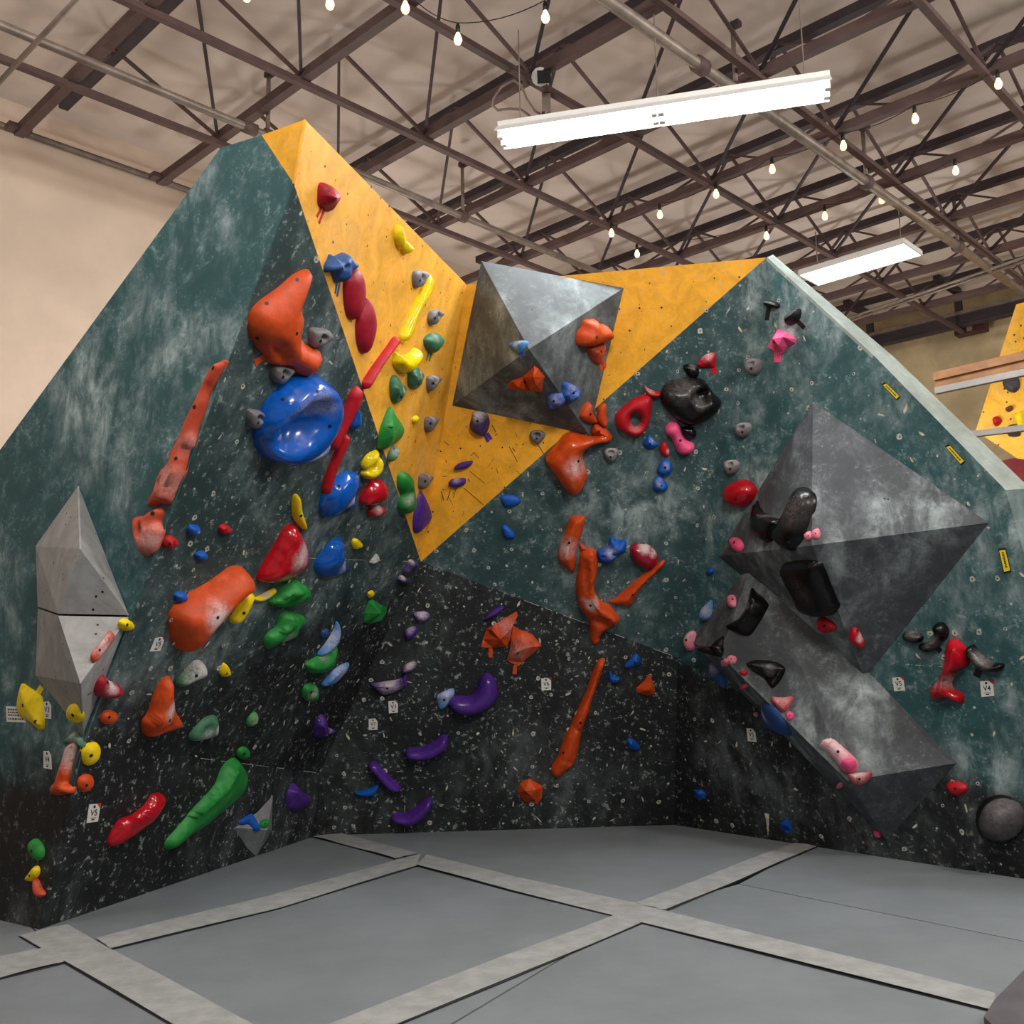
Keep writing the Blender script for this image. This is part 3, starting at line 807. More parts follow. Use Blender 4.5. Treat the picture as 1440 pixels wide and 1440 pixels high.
    at_ = body.data.attributes.new('chalk', 'FLOAT', 'POINT'); at_.data.foreach_set('value', [float(x) for x in ch])
    if multi:
        bt = BVHTree.FromPolygons([Vector(v) for v in verts], faces) if bolts else None
        inv = Rm_.inverted()
        for (x, y) in bolts:
            q = conv(reg, [(x, y)])[0]; o_ = inv @ CAM; dr = (inv.to_3x3() @ ray(*q)).normalized()
            h = bt.ray_cast(o_, dr)
            if h[0] is None: continue
            nn = h[1] if h[1].dot(-dr) > 0 else -h[1]; ax, ay = wall_frame(nn); rad = min(.011, size * .09)
            mb = MB(); lo = [h[0] + nn * .0015 + (ax * math.cos(a * .7854) + ay * math.sin(a * .7854)) * rad for a in range(8)]
            mb.prism(lo, -nn * .006); add('bolt', mb.v, mb.f, M['bolt'], t)
        for tp in tape:
            (xa, ya), (xb, yb), wd = tp
            a, b = conv(reg, [(xa, ya), (xb, yb)]); a = Vector(loc(a, .002)); b = Vector(loc(b, .002)); d2 = (b - a).normalized()
            wv = Vector((-d2.y, d2.x)) * wd * .85 * (CAM - P).length / FPX / REG[reg][2]
            mb = MB(); q = [a - wv, b - wv, b + wv, a + wv]
            mb.prism([Vector((p.x, p.y, .0035)) for p in q], (0, 0, -.003)); add('tape_strip', mb.v, mb.f, tape_mat(tcol or color), t)
    return t
def jug(reg, outline, label, pocket, bolt, H=.045, color='grey', **kw):
    """small moulded foothold with a scooped pocket and one bolt"""
    px = [tuple(float(a) for a in q.split(',')) for q in outline.split()]
    w_ = max(p[0] for p in px) - min(p[0] for p in px); h_ = max(p[1] for p in px) - min(p[1] for p in px)
    return hold(color, reg, outline, label, H, 'dome', e=.4, k=.75, dents=[(pocket[0], pocket[1], w_ * .27, h_ * .17, 0, H * .75)], bolts=[bolt], kind='jug_hold', grp='grey moulded footholds', **kw)

# --- yellow panels
hold('crimson', 'R5', '212,152 260,165 320,205 348,250 335,300 300,345 268,380 225,355 190,325 186,250 192,180', 'dark red blunt hold with two tape strips, topmost on the yellow panel', .09, 'cone', '235,240 300,270', .6, tape=[((192, 320), (143, 412), 14), ((208, 340), (160, 462), 14)], tcol='red', bolts=[(225, 215)])
hold('navy', 'R5', '270,710 300,730 370,697 400,720 458,785 440,815 385,850 355,900 325,935 300,905 280,850 232,850 230,800 255,750', 'blue lumpy hold with two tape tails at the left edge of the yellow panel', .08, 'dome', lump=.015, dents=[(345, 800, 40, 25, 40, .03)], bolts=[(347, 805)], tape=[((302, 915), (286, 1012), 12), ((322, 920), (300, 1036), 12)])
hold('crimson', 'R5', '430,1222 395,1190 375,1100 368,980 375,900 400,840 455,810 490,850 510,930 512,1020 500,1110 470,1190', 'long dark red leaf shaped hold on yellow, the upper of two', .06, 'dome', e=.5, gloss=False)
hold('crimson', 'R8', '955,285 985,350 1000,450 985,550 960,630 930,663 900,630 883,540 885,440 905,360 930,310', 'long dark red leaf shaped hold on yellow, the lower of two', .06, 'dome', e=.5)
hold('yellow', 'R5', '785,475 806,530 812,600 800,670 780,650 760,590 762,520', 'slim upright yellow leaf hold near the top edge of the yellow panel', .05, 'dome', e=.5)
hold('yellow', 'R5', '814,592 860,620 880,655 865,690 825,705 808,660', 'stubby yellow leaf hold touching the slim one near the yellow panel edge', .05, 'dome', e=.5)
jug('R5', '905,845 950,830 1002,850 1000,875 975,905 955,950 930,970 905,965 897,900', 'grey foothold on yellow beside the top of the long yellow rail', (955, 885), (945, 912), tilt=(.3, 0))
hold('yellow', 'R5', '1042,865 1062,900 1062,960 1035,1040 965,1150 922,1230 905,1320 850,1405 825,1395 812,1350 850,1270 890,1170 950,1040 1005,920', 'long curved yellow rail hold on the yellow panel', .085, 'cone', '1035,920 985,1040 900,1220 850,1340', .55, gloss=True)
jug('R5', '1035,1150 1075,1133 1118,1155 1115,1180 1080,1215 1060,1250 1030,1255 1016,1210', 'grey foothold on yellow right of the long yellow rail', (1075, 1180), (1062, 1205))
hold('jade', 'P', '602,473 610,469 619,470 622,477 618,488 610,497 602,491 599,480', 'dull green hold with two tape tails below the grey footholds on yellow', .06, 'dome', e=.5, tape=[((604, 492), (600, 507), 2.2), ((607, 495), (604, 508), 2.2)], chalk=[(612, 474, 6, .5)])
hold('red', 'R8', '1136,545 1150,570 1120,620 1060,700 1000,790 935,900 922,860 940,820 1000,730 1080,620', 'straight red bar hold at the left edge of the yellow panel', .05, 'dome', e=.5, gloss=False)
hold('yellow', 'R6', '630,70 670,95 720,75 752,42 762,70 755,120 720,170 680,205 640,180 615,140 620,100', 'bright yellow horned hold on yellow above two green holds', .08, 'dome', e=.55, gloss=True, dents=[(690, 80, 40, 25, 0, .03)])
hold('jade', 'R6', '745,150 775,175 805,210 795,245 775,290 740,305 710,280 708,220 715,180', 'green chalky jug on yellow, right one of two under the horned hold', .07, 'cone', '740,200 760,250', .55, bolts=[(758, 268)], dents=[(757, 270, 22, 14, 0, .03)], chalk=[(780, 210, 30, .5)])
hold('jade', 'R6', '622,215 650,240 665,275 695,295 685,330 655,385 620,395 600,365 594,300 600,240', 'green chalky jug on yellow, left one of two under the horned hold', .07, 'cone', '625,270 645,335', .55, bolts=[(644, 355)], dents=[(645, 355, 24, 14, 0, .03)], chalk=[(675, 310, 28, .5)])
jug('R6', '825,225 860,218 897,225 893,245 865,275 835,315 820,305 818,250', 'grey foothold on yellow level with the two green jugs', (858, 250), (850, 265), chalk=[(865, 228, 30, .8)])
hold('green', 'R6', '598,420 640,480 680,540 685,575 660,625 600,670 545,692 530,660 535,580 560,500', 'large smooth green pointed hold at the left edge of the yellow panel', .09, 'cone', '600,520 600,600', .6, bolts=[(672, 572)])
hold('yellow', 'R6', '725,485 750,470 755,490 735,520 722,510', 'tiny yellow foothold on yellow right of the large green hold', .025)
jug('R6', '810,485 840,478 880,480 870,510 830,570 812,575 804,540', 'grey foothold on yellow right of the large green hold', (842, 500), (835, 520), chalk=[(850, 482, 25, .7)])
hold('jade', 'R6', '605,665 625,670 622,700 595,755 572,760 575,720', 'small dark green chalky edge just under the large green hold', .05, chalk=[(608, 700, 30, .5)], bolts=[(605, 678)])
hold('green', 'R6', '650,840 680,830 710,845 720,900 730,960 735,1020 715,1080 680,1097 655,1070 650,1020 660,970 642,930 640,880', 'upright green pill shaped hold near the bottom tip of the yellow panel', .07, 'dome', e=.5, chalk=[(690, 1000, 45, .7)], dents=[(700, 960, 30, 30, 0, .02)])
jug('R6', '775,845 810,838 845,850 840,870 815,900 790,935 768,930 768,880', 'grey foothold on yellow just above the purple leaf', (808, 868), (800, 885), chalk=[(820, 845, 25, .6)])
hold('purple', 'R6', '765,950 790,980 820,1050 828,1100 810,1150 765,1200 735,1213 720,1180 725,1090 745,1000', 'purple leaf hold on the yellow crease near the bottom tip', .045, 'dome', e=.5, off_=0, at=(745, 1080))
hold('purple', 'R6', '985,795 1020,770 1090,755 1098,770 1070,800 1010,815 985,812', 'small purple edge on yellow, upper of two left of the worn streaks', .04, 'dome', e=.5)
hold('purple', 'R6', '950,890 975,870 1045,865 1057,885 1045,910 985,928 950,912', 'small purple edge on yellow, lower of two left of the worn streaks', .04, 'dome', e=.5, chalk=[(1000, 870, 30, .5)])
jug('T1', '25,390 45,365 110,360 145,385 140,420 110,455 85,468 50,450 28,420', 'grey foothold on yellow under the big grey pyramid', (85, 395), (82, 425))
# --- grey pyramid on yellow
hold('sky', 'R7', '485,640 510,618 600,610 610,640 580,690 550,705 510,680', 'pale blue hold with blue tape near the tip of the big grey pyramid', .05, 'cone', '560,640', .6, chalk=[(550, 620, 50, .8)], tape=[((570, 700), (585, 745), 14), ((590, 695), (605, 728), 14)], tcol='navy')
hold('orange', 'R7', '670,810 700,830 745,890 740,920 728,995 640,990 480,970 475,950 510,915 590,890', 'angular orange rock hold on the lower face of the grey pyramid', .07, 'cone', '560,945 670,870 690,930', .7, facet=True, bolts=[(606, 912)])
hold('blue', 'R7', '885,940 900,912 960,930 1008,965 1000,1010 970,1050 930,1062 885,1020 890,975', 'blue knobbly hold on the grey pyramid, right one of a pair', .06, 'dome', lump=.012, bolts=[(960, 992)], dents=[(965, 985, 25, 18, 0, .02)], chalk=[(950, 960, 60, .35)])
hold('blue', 'R7', '775,1020 860,1005 900,1040 885,1075 840,1100 770,1090', 'blue knobbly hold on the grey pyramid, left one of a pair', .05, 'dome', lump=.012, bolts=[(815, 1050)], chalk=[(840, 1040, 60, .3)])
hold('orange', 'R7', '1060,470 1130,460 1140,490 1200,500 1235,550 1232,600 1200,625 1140,640 1090,660 1030,660 1005,630 1010,560 1040,520', 'bright orange mushroom shaped hold on the right face of the grey pyramid', .13, 'dome', e=.5, bolts=[(1128, 588)])
hold('coral', 'R7', '1070,660 1130,640 1198,645 1195,720 1170,780 1120,775 1075,700', 'orange hold with two tape tails under the mushroom hold on the pyramid', .07, 'cone', '1140,700', .6, bolts=[(1160, 690)], tape=[((1150, 775), (1165, 826), 16), ((1178, 765), (1192, 812), 16)], tcol='orange')
hold('plum', 'R7', '235,1125 320,1135 345,1180 345,1230 310,1300 250,1290 205,1240 215,1180', 'purple hold with chalky top and tape tails under the grey pyramid', .08, 'dome', e=.5, bolts=[(265, 1195)], chalk=[(270, 1140, 60, .9)], tape=[((318, 1290), (342, 1345), 13), ((335, 1280), (364, 1326), 13)], tcol='purple', at=(265, 1240))
# --- left overhang
hold('orange', 'R8', '510,90 545,95 540,150 500,260 475,340 495,390 490,440 480,480 500,580 600,630 620,660 600,710 550,790 510,812 465,795 400,748 320,735 260,715 245,670 190,610 145,530 133,440 165,350 240,280 340,210 430,130', 'huge orange flared hold high on the left overhang', .11, 'dome', e=.65, off_=.0, bolts=[(468, 524), (265, 320), (470, 160), (200, 555)], tape=[((250, 675), (185, 725), 26)], dents=[(520, 560, 60, 120, 20, .05), (360, 640, 150, 45, -20, .05)], at=(330, 450))
jug('R8', '565,500 600,488 680,500 705,530 700,560 640,600 610,620 565,610 556,560', 'grey foothold on the left overhang, right of the huge orange hold', (640, 545), (628, 575))
jug('R8', '310,750 340,735 430,750 448,775 420,805 380,850 340,865 305,830 300,780', 'grey foothold on the left overhang, below the huge orange hold', (380, 785), (375, 818))
jug('R8', '140,1060 160,1038 270,1060 285,1085 250,1105 220,1145 180,1168 145,1145 135,1100', 'grey foothold on the left overhang, left of the big blue bowl', (210, 1090), (208, 1122))
hold('blue', 'R8', '600,822 670,835 725,890 755,980 745,1060 700,1180 640,1270 560,1350 470,1400 390,1420 310,1400 250,1340 222,1240 235,1150 290,1030 370,930 470,850 540,825', 'very big glossy blue bowl hold with a dished face on the left overhang', .17, 'dome', e=.45, k=.45, dents=[(490, 1135, 275, 165, 47, .15)], chalk=[(590, 985, 100, .6), (500, 1030, 95, .6), (420, 1110, 75, .55), (650, 1010, 60, .4)], gloss=True, bolts=[(605, 915), (372, 968), (690, 1150)])
hold('sky', 'R8', '672,1255 688,1275 650,1340 560,1388 515,1385 600,1300', 'chalky blue fin hold under the big blue bowl', .05, chalk=[(610, 1320, 80, .6)])
hold('red', 'R6', '385,290 400,320 390,370 350,450 300,550 265,620 235,690 200,675 210,610 260,510 310,400 345,320', 'red bar hold on the left overhang, upper of two end to end', .06, 'dome', e=.5)
hold('red', 'R6', '290,585 318,600 300,650 255,750 220,850 190,960 165,968 158,930 180,850 230,720 265,630', 'red bar hold on the left overhang, lower of two end to end', .05, 'dome', e=.5)
hold('blue', 'R6', '370,405 390,450 395,510 370,555 335,562 318,530 330,480 350,420', 'blue oval hold behind the upper red bar', .05, gloss=True, at=(360, 520))
hold('yellow', 'R6', '500,692 503,712 490,745 440,800 408,808 410,770 445,720', 'yellow bean hold left of the yellow panel tip, upper of two', .05, gloss=True)
hold('yellow', 'R6', '520,735 528,770 515,820 470,865 430,872 405,850 420,815 470,800 500,760', 'yellow bean hold left of the yellow panel tip, lower of two', .055, gloss=True)
hold('blue', 'S6', '850,45 900,40 940,55 948,90 930,170 912,200 935,290 900,322 820,340 760,380 700,400 655,380 650,300 680,200 750,110', 'large glossy blue teardrop hold with a chalky lip on the left overhang', .16, 'cone', '840,110 760,240 720,300', .5, gloss=True, chalk=[(872, 268, 52, 1.0)], dents=[(925, 175, 30, 80, 0, .05)], bolts=[(755, 130)])
hold('red', 'S6', '1090,88 1120,110 1128,180 1105,230 1050,270 990,285 945,280 938,250 960,190 1000,130 1040,100', 'shiny red dome hold beside the blue teardrop', .09, 'dome', e=.5, gloss=True)
hold('red', 'S6', '1000,310 1040,290 1105,292 1115,315 1090,350 1040,375 1000,370 988,340', 'small red hold with a chalky top under the shiny red dome', .045, chalk=[(1060, 300, 55, .9)], gloss=True)
hold('yellow', 'S6', '415,205 440,200 455,240 465,320 500,430 490,470 465,455 420,400 402,340 400,250', 'upright yellow banana hold above the big red cone', .045, bolts=[(462, 362)])
hold('red', 'S6', '430,440 475,470 530,560 560,640 570,720 545,790 490,840 400,890 290,915 200,905 172,880 200,800 270,680 330,560 370,480', 'big glossy red cone hold with a chalked right side', .19, 'cone', '420,520 400,640 300,820', .55, gloss=True, chalk=[(480, 700, 120, .95)], bolts=[(535, 680)])
hold('blue', 'S6', '780,535 810,570 828,650 835,740 870,790 830,810 790,845 700,855 620,830 600,790 610,730 660,650 720,570', 'blue cone hold with chalk on its lower lip, right of the red cone', .12, 'cone', '775,620 740,740', .55, gloss=True, chalk=[(800, 770, 60, .8), (825, 650, 18, .9)])
hold('yellow', 'S6', '875,545 905,545 940,580 935,600 890,625 865,610 862,570', 'tiny yellow knob right of the blue cone', .03, gloss=True)
hold('jade', 'S6', '1050,660 1068,685 1050,720 1010,740 998,725 1030,690', 'small pale chalked green edge below the tiny yellow knob', .03, chalk=[(1040, 700, 60, 1.0)])
hold('plum', 'S6', '1300,720 1340,705 1370,725 1360,760 1310,780 1280,820 1262,800 1280,760', 'purple pinch under the tip of the yellow panel, upper of two', .05, chalk=[(1330, 712, 30, .7)])
hold('plum', 'S6', '1225,850 1260,830 1310,860 1300,880 1250,890 1222,870', 'purple pinch under the tip of the yellow panel, lower of two', .045, chalk=[(1260, 838, 34, .7)])
hold('yellow', 'S6', '985,965 1015,945 1032,960 1015,990 990,1000', 'tiny yellow chip above the green block hold', .02)
hold('green', 'S6', '1010,1040 1040,1025 1110,1070 1150,1085 1145,1130 1100,1190 1020,1215 970,1200 975,1130', 'chunky green block hold beside the crease of the left overhang', .09, 'cone', '1030,1080 1080,1120', .6, facet=True)
hold('yellow', 'S6', '95,1005 140,990 210,950 262,930 255,960 210,1000 150,1030 105,1025', 'small chalky yellow sliver left of the upper green lump', .03, chalk=[(190, 970, 50, .7)])
hold('yellow', 'S4', '1000,893 1015,915 985,990 940,1070 895,1118 860,1118 850,1085 885,1030 930,960 970,905', 'yellow banana hold under the big orange wave hold', .05, bolts=[(942, 1040)])
hold('green', 'S4', '1300,815 1350,815 1430,865 1440,910 1410,960 1360,985 1270,1010 1190,1000 1140,970 1190,920 1230,870', 'green rock hold directly under the big red cone', .09, 'cone', '1200,960 1310,900 1400,900', .6, lump=.015)
hold('green', 'S4', '1250,1045 1300,1038 1390,1070 1405,1120 1350,1170 1345,1220 1280,1250 1210,1270 1150,1310 1115,1295 1110,1240 1140,1190 1195,1150 1220,1080', 'green rock hold with a chalk line, second below the red cone', .09, 'cone', '1180,1210 1290,1160 1320,1090', .6, lump=.012, chalk=[(1270, 1225, 60, .5)])
hold('orange', 'S4', '930,722 975,730 1000,770 1005,840 985,890 920,920 840,990 770,1070 680,1170 600,1270 545,1325 500,1325 465,1250 445,1130 455,1060 500,1000 600,920 720,850 820,780 880,735', 'big orange wave shaped sloper left of the red cone', .17, 'dome', e=.6, chalk=[(700, 1045, 105, .9)], bolts=[(752, 1072)], k=.9)
hold('blue', 'S4', '545,425 570,405 615,410 620,440 600,470 560,480 540,460', 'small blue knob with a pale nose, left of the little red star', .035, chalk=[(603, 452, 16, .8)])
hold('red', 'S4', '770,415 800,400 835,410 850,440 830,465 790,468 765,445', 'little red star shaped foothold on the left overhang', .03, lump=.006)
hold('blue', 'S4', '600,610 640,590 670,605 670,640 640,665 605,655 595,630', 'small blue knob below the little red star', .035)
hold('blue', 'S4', '450,905 490,885 525,900 530,930 505,955 460,960 445,930', 'small blue knob touching the top left of the orange wave sloper', .035)
hold('red', 'S4', '370,510 410,480 450,500 465,525 430,560 380,575 355,550', 'small dull red rock foothold right of the coral pocket hold', .035, lump=.006, bolts=[(405, 540)])
hold('yellow', 'S4', '65,1110 95,1090 130,1098 138,1130 115,1160 80,1170 58,1150', 'round yellow foothold at the right corner of the pale grey volumes', .03, bolts=[(98, 1125)], at=(82, 1126))
# --- left wing
hold('coral', 'S1', '675,25 680,45 640,130 570,260 540,370 490,500 455,640 420,690 385,830 330,950 280,1070 220,1070 165,1085 120,1075 125,1045 170,980 200,880 240,800 285,760 290,690 350,600 400,470 470,330 540,180 600,70', 'long chalky orange tufa running up the left crease', .08, 'cone', '640,80 470,460 330,800 220,1020', .5, bolts=[(612, 85), (480, 372), (347, 745)], chalk=[(280, 900, 130, .32), (420, 640, 90, .2)], dents=[(225, 915, 25, 45, -20, .03), (430, 640, 22, 20, 0, .02)], at=(300, 700))
hold('coral', 'S1', '225,1098 232,1140 215,1200 225,1270 190,1370 150,1430 105,1445 80,1400 55,1330 48,1250 55,1165 110,1158 170,1120', 'chalky orange pocket hold below the long tufa', .08, 'dome', e=.5, dents=[(105, 1265, 38, 62, 10, .045)], chalk=[(150, 1330, 110, .35)], bolts=[(178, 1140)])
hold('coral', 'S2', '555,818 578,835 560,870 520,920 480,970 458,965 460,940 500,890 530,850', 'short chalky orange bar on the lower pale grey volume', .04, 'dome', chalk=[(520, 890, 60, .6)], bolts=[(505, 915)])
hold('yellow', 'S2', '105,1085 135,1100 185,1135 205,1160 215,1240 215,1300 205,1320 180,1310 130,1270 95,1250 78,1200 90,1130', 'yellow kite shaped hold with tape tails at the far left', .04, 'cone', '110,1140 140,1210 190,1290', .6, bolts=[(115, 1195), (180, 1278)], tape=[((183, 1135), (206, 1098), 10), ((196, 1145), (216, 1108), 10)], gloss=False)
hold('yellow', 'S2', '345,1200 375,1195 405,1245 405,1280 375,1280 348,1240', 'oval yellow foothold on the lower tip of the pale grey volumes', .035, bolts=[(368, 1245)])
hold('crimson', 'S2', '468,1070 490,1040 520,1032 545,1060 570,1080 610,1095 618,1125 580,1155 520,1160 475,1140 460,1110', 'dark red hold with white chalked top and two tape strips on the volume', .07, 'dome', e=.5, chalk=[(565, 1082, 50, 1.0)], bolts=[(545, 1078)], tape=[((465, 1128), (415, 1168), 9), ((472, 1145), (424, 1190), 9)], at=(545, 1125))
hold('orange', 'S2', '515,1245 545,1222 585,1230 595,1255 570,1285 530,1290 510,1270', 'small round orange foothold right of the volume tip', .03, bolts=[(553, 1255)])
hold('jade', 'S3', '415,110 490,45 530,75 545,100 540,150 500,122 430,125', 'chalk covered green hold under the tip of the pale grey volumes', .05, 'cone', '500,90', .7, chalk=[(480, 90, 70, .6)])
hold('orange', 'S3', '490,120 500,150 470,250 455,330 440,390 470,420 465,460 430,465 380,475 330,460 330,410 360,380 385,300 415,220 440,140', 'orange tufa with a chalk pink top low at the left corner', .06, 'cone', '465,150 420,320 390,430', .55, chalk=[(460, 180, 110, .8)], bolts=[(420, 455)])
hold('yellow', 'S3', '600,125 650,115 678,150 670,210 640,255 600,275 570,250 562,190 575,150', 'large oval yellow foothold low on the left overhang', .04, bolts=[(615, 205)])
hold('orange', 'S3', '545,355 590,330 625,345 632,385 610,430 570,455 535,430 530,390', 'round orange foothold under the large yellow oval', .035, bolts=[(585, 405)])
hold('red', 'S3', '1070,462 1110,462 1135,490 1125,540 1080,610 1020,680 950,730 850,800 790,830 755,820 760,770 800,690 840,640 920,610 1000,540 1035,480', 'shiny red boomerang hold low on the left overhang', .1, 'cone', '1055,490 1045,590 950,660 840,665', .5, gloss=True)
hold('green', 'S3', '205,780 235,765 275,800 290,850 280,900 240,910 200,860 195,815', 'small green oval foothold in the bottom left corner', .035, bolts=[(212, 848)])
hold('yellow', 'S3', '190,1010 235,950 258,965 255,1010 220,1050 185,1050 178,1025', 'small yellow foothold under the green oval in the bottom left corner', .03, bolts=[(198, 1015)])
hold('coral', 'S3', '235,1035 255,1050 270,1090 300,1140 270,1165 240,1140 232,1090', 'small chalky orange foothold lowest in the bottom left corner', .03)
# --- lower left overhang
hold('jade', 'S5', '600,210 630,230 642,275 615,310 560,335 500,365 468,360 475,320 520,270 560,225', 'heavily chalked green drop hold right of the orange cone', .06, chalk=[(600, 270, 110, 1.0)], bolts=[(577, 298)])
hold('yellow', 'S5', '748,225 775,255 778,290 745,305 720,290 728,255', 'tiny yellow drop foothold right of the chalked green drop', .03, bolts=[(760, 285)])
hold('orange', 'S5', '440,325 455,345 460,420 475,520 520,600 490,630 400,655 320,680 285,650 283,590 315,540 360,430 400,360', 'orange cone hold with white chalk patch low on the left overhang', .13, 'cone', '430,380 390,540 380,600', .55, chalk=[(440, 500, 60, 1.0)], bolts=[(420, 565)], dents=[(400, 615, 70, 22, 10, .03)])
hold('jade', 'S5', '690,540 708,560 710,620 680,665 600,685 555,690 545,660 590,600 640,555', 'green leaf hold with chalked rim right of the orange cone', .06, 'dome', chalk=[(700, 610, 35, 1.0), (620, 675, 60, .8)], dents=[(640, 610, 45, 30, 25, .02)])
hold('green', 'S5', '925,515 945,535 940,575 905,600 880,590 890,550', 'little pale green foothold above the big green slab', .03, chalk=[(920, 560, 40, .6)])
hold('green', 'S5', '830,740 865,722 895,745 890,780 850,797 822,775', 'little round green foothold touching the top of the big green slab', .03, bolts=[(862, 762)])
hold('green', 'S5', '820,793 850,810 890,870 902,915 880,990 810,1070 720,1140 640,1210 540,1270 460,1335 415,1345 400,1320 410,1280 470,1210 560,1100 640,1010 700,950 745,870 785,815', 'big long green slab hold near the foot of the left overhang', .11, 'cone', '830,870 780,970 600,1140 450,1290', .5)
hold('blue', 'S5', '820,1165 890,1118 915,1130 960,1210 930,1215 890,1180 850,1185', 'bright blue edge hold on the small triangular volume', .03)
hold('green', 'S5', '960,1165 990,1150 1010,1165 1005,1195 975,1205 958,1190', 'little green foothold on the small triangular volume', .025, bolts=[(985, 1178)])
hold('sky', 'S7', '610,68 625,110 615,170 580,230 530,270 490,282 500,255 550,190 590,120', 'thin chalky blue crescent hold above a green hold', .05, chalk=[(570, 180, 80, .6)])
hold('navy', 'S7', '510,130 540,110 550,130 535,155 505,165', 'tiny dark blue chip left of the blue crescent', .02)
hold('green', 'S7', '605,210 600,260 585,320 545,370 490,395 435,390 412,350 430,325 490,290 560,245', 'green scoop hold right under the blue crescent', .07, chalk=[(530, 290, 40, .4)], dents=[(540, 300, 60, 25, 40, .02)])
hold('sky', 'S7', '675,328 683,345 650,400 590,460 530,478 515,465 550,420 610,360', 'thin chalky blue blade hold below the green scoop', .05, 'cone', '650,365 560,450', .5, chalk=[(620, 390, 70, .6)])
hold('green', 'S7', '400,480 440,458 480,475 487,520 465,565 420,570 390,530', 'chalky green nut shaped foothold below the green scoop', .045, chalk=[(440, 520, 50, .5)], bolts=[(440, 510)], dents=[(440, 510, 18, 14, 0, .015)])
hold('purple', 'S7', '520,662 545,685 560,740 605,760 605,780 560,790 510,810 475,800 470,770 490,700', 'purple horn hold beside the crease, above the purple lump', .09, 'cone', '520,700 530,770', .6, chalk=[(585, 765, 28, .6)])
hold('purple', 'S7', '335,1085 370,1110 410,1150 455,1175 450,1205 410,1250 360,1270 310,1255 292,1200 300,1140', 'big purple lump right of the small triangular volume', .1, 'cone', '345,1130 390,1190', .6)
# --- back wall, purple circuit
hold('purple', 'S7', '1085,15 1120,2 1170,5 1190,30 1170,60 1140,70 1100,50', 'purple disc foothold, highest of the two left on the black back panel', .045, chalk=[(1140, 8, 50, .8)])
hold('purple', 'S7', '1035,120 1070,98 1105,97 1110,130 1080,170 1045,180 1028,150', 'purple knob foothold, second highest on the left of the black back panel', .045, chalk=[(1060, 108, 35, .5)])
hold('plum', 'S7', '1010,375 1030,340 1075,320 1105,325 1100,360 1060,385 1020,395', 'purple foothold with chalky top touching the purple ledge', .045, chalk=[(1060, 335, 45, .8)])
hold('purple', 'S7', '805,455 850,455 1000,430 1030,400 1045,420 1045,470 1000,500 940,525 890,530 850,500', 'purple ledge hold with a long chalked top by the crease', .08, 'cone', '860,475 960,475 1030,430', .5, chalk=[(930, 455, 75, .9)], bolts=[(920, 485)])
hold('purple', 'S7', '1035,890 1060,870 1140,865 1210,830 1270,790 1300,795 1308,830 1290,880 1220,930 1140,950 1060,940 1035,920', 'purple banana hold in the middle of the black back panel', .09, 'dome', e=.5, gloss=True)
hold('purple', 'S7', '800,970 830,953 865,970 920,1030 1000,1110 1005,1135 960,1145 910,1120 850,1050 805,1000', 'diagonal purple bar hold above the blue chip on the kicker', .07, 'dome', e=.5, gloss=True)
hold('blue', 'S7', '718,1145 760,1135 820,1115 860,1098 865,1120 840,1165 790,1175 735,1165', 'bright blue chip low on the black kicker under the purple bar', .035)
hold('purple', 'S7', '945,1305 970,1285 1040,1280 1100,1240 1160,1195 1200,1185 1208,1215 1190,1270 1130,1330 1070,1360 1000,1350 950,1325', 'purple banana hold lowest on the back wall by the mat', .1, 'dome', e=.5, gloss=True)
hold('purple', 'S8', '505,330 530,295 590,262 607,270 580,300 530,325', 'small dark purple sliver left of the angular orange holds', .035)
hold('orange', 'S8', '672,290 678,310 650,370 640,430 620,468 550,475 492,472 500,430 520,380 570,350 630,315', 'angular orange hold with a tape tail, left of a pair on the back wall', .09, 'cone', '545,380 640,375 590,430', .8, facet=True, chalk=[(620, 370, 50, .5)], tape=[((540, 470), (540, 520), 12)])
hold('orange', 'S8', '655,365 690,385 750,405 800,465 760,500 700,550 680,570 622,540 640,480 645,420', 'angular orange hold with a tape tail, right of a pair on the back wall', .1, 'cone', '700,440 670,490 730,470', .8, facet=True, chalk=[(680, 490, 60, .5)], bolts=[(678, 500)], tape=[((664, 560), (661, 605), 12)])
hold('sky', 'S8', '275,710 345,680 355,710 320,765 285,785 268,740', 'pale chalky blue triangle hold touching the curved purple hold', .05, 'cone', '310,720', .7, chalk=[(310, 715, 50, .6)], bolts=[(305, 735)])
hold('purple', 'S8', '520,605 555,625 578,680 570,740 520,790 440,820 370,810 330,775 328,740 360,720 430,720 465,690 490,630', 'large shiny purple curved hold in the middle of the back wall', .11, 'dome', e=.5, gloss=True)
hold('orange', 'S8', '735,1138 805,1180 800,1240 775,1270 710,1255 678,1210 690,1165', 'orange block hold low on the back wall', .08, 'cone', '715,1195 770,1190 745,1220', .8, facet=True, bolts=[(757, 1243)])
# --- back wall, right half
hold('red', 'T1', '965,90 985,130 975,230 950,330 900,400 840,415 760,385 705,330 692,270 710,220 780,160 850,110 920,85', 'crimson teardrop ring hold with a hole through it', .085, 'dome', e=.5, holes=['815,275 825,240 860,228 890,250 895,290 880,325 845,332 820,310'], chalk=[(850, 325, 45, .3)])
hold('red', 'T1', '925,15 950,35 1000,55 1045,70 1040,100 990,108 950,85 925,50', 'small red wing hold at the tip of the crimson ring', .045, chalk=[(960, 42, 45, .4)])
hold('orange', 'T1', '325,385 500,415 530,405 600,385 650,400 670,430 640,465 560,480 490,510 450,560 450,620 475,700 465,780 430,850 380,880 330,865 280,800 200,700 150,620 155,560 230,480', 'huge glossy orange drooping hold below the grey pyramid', .15, 'dome', e=.55, k=.95, chalk=[(385, 640, 85, .6)], bolts=[(405, 602)], gloss=True, at=(330, 680), dents=[(440, 700, 25, 90, 10, .04)])
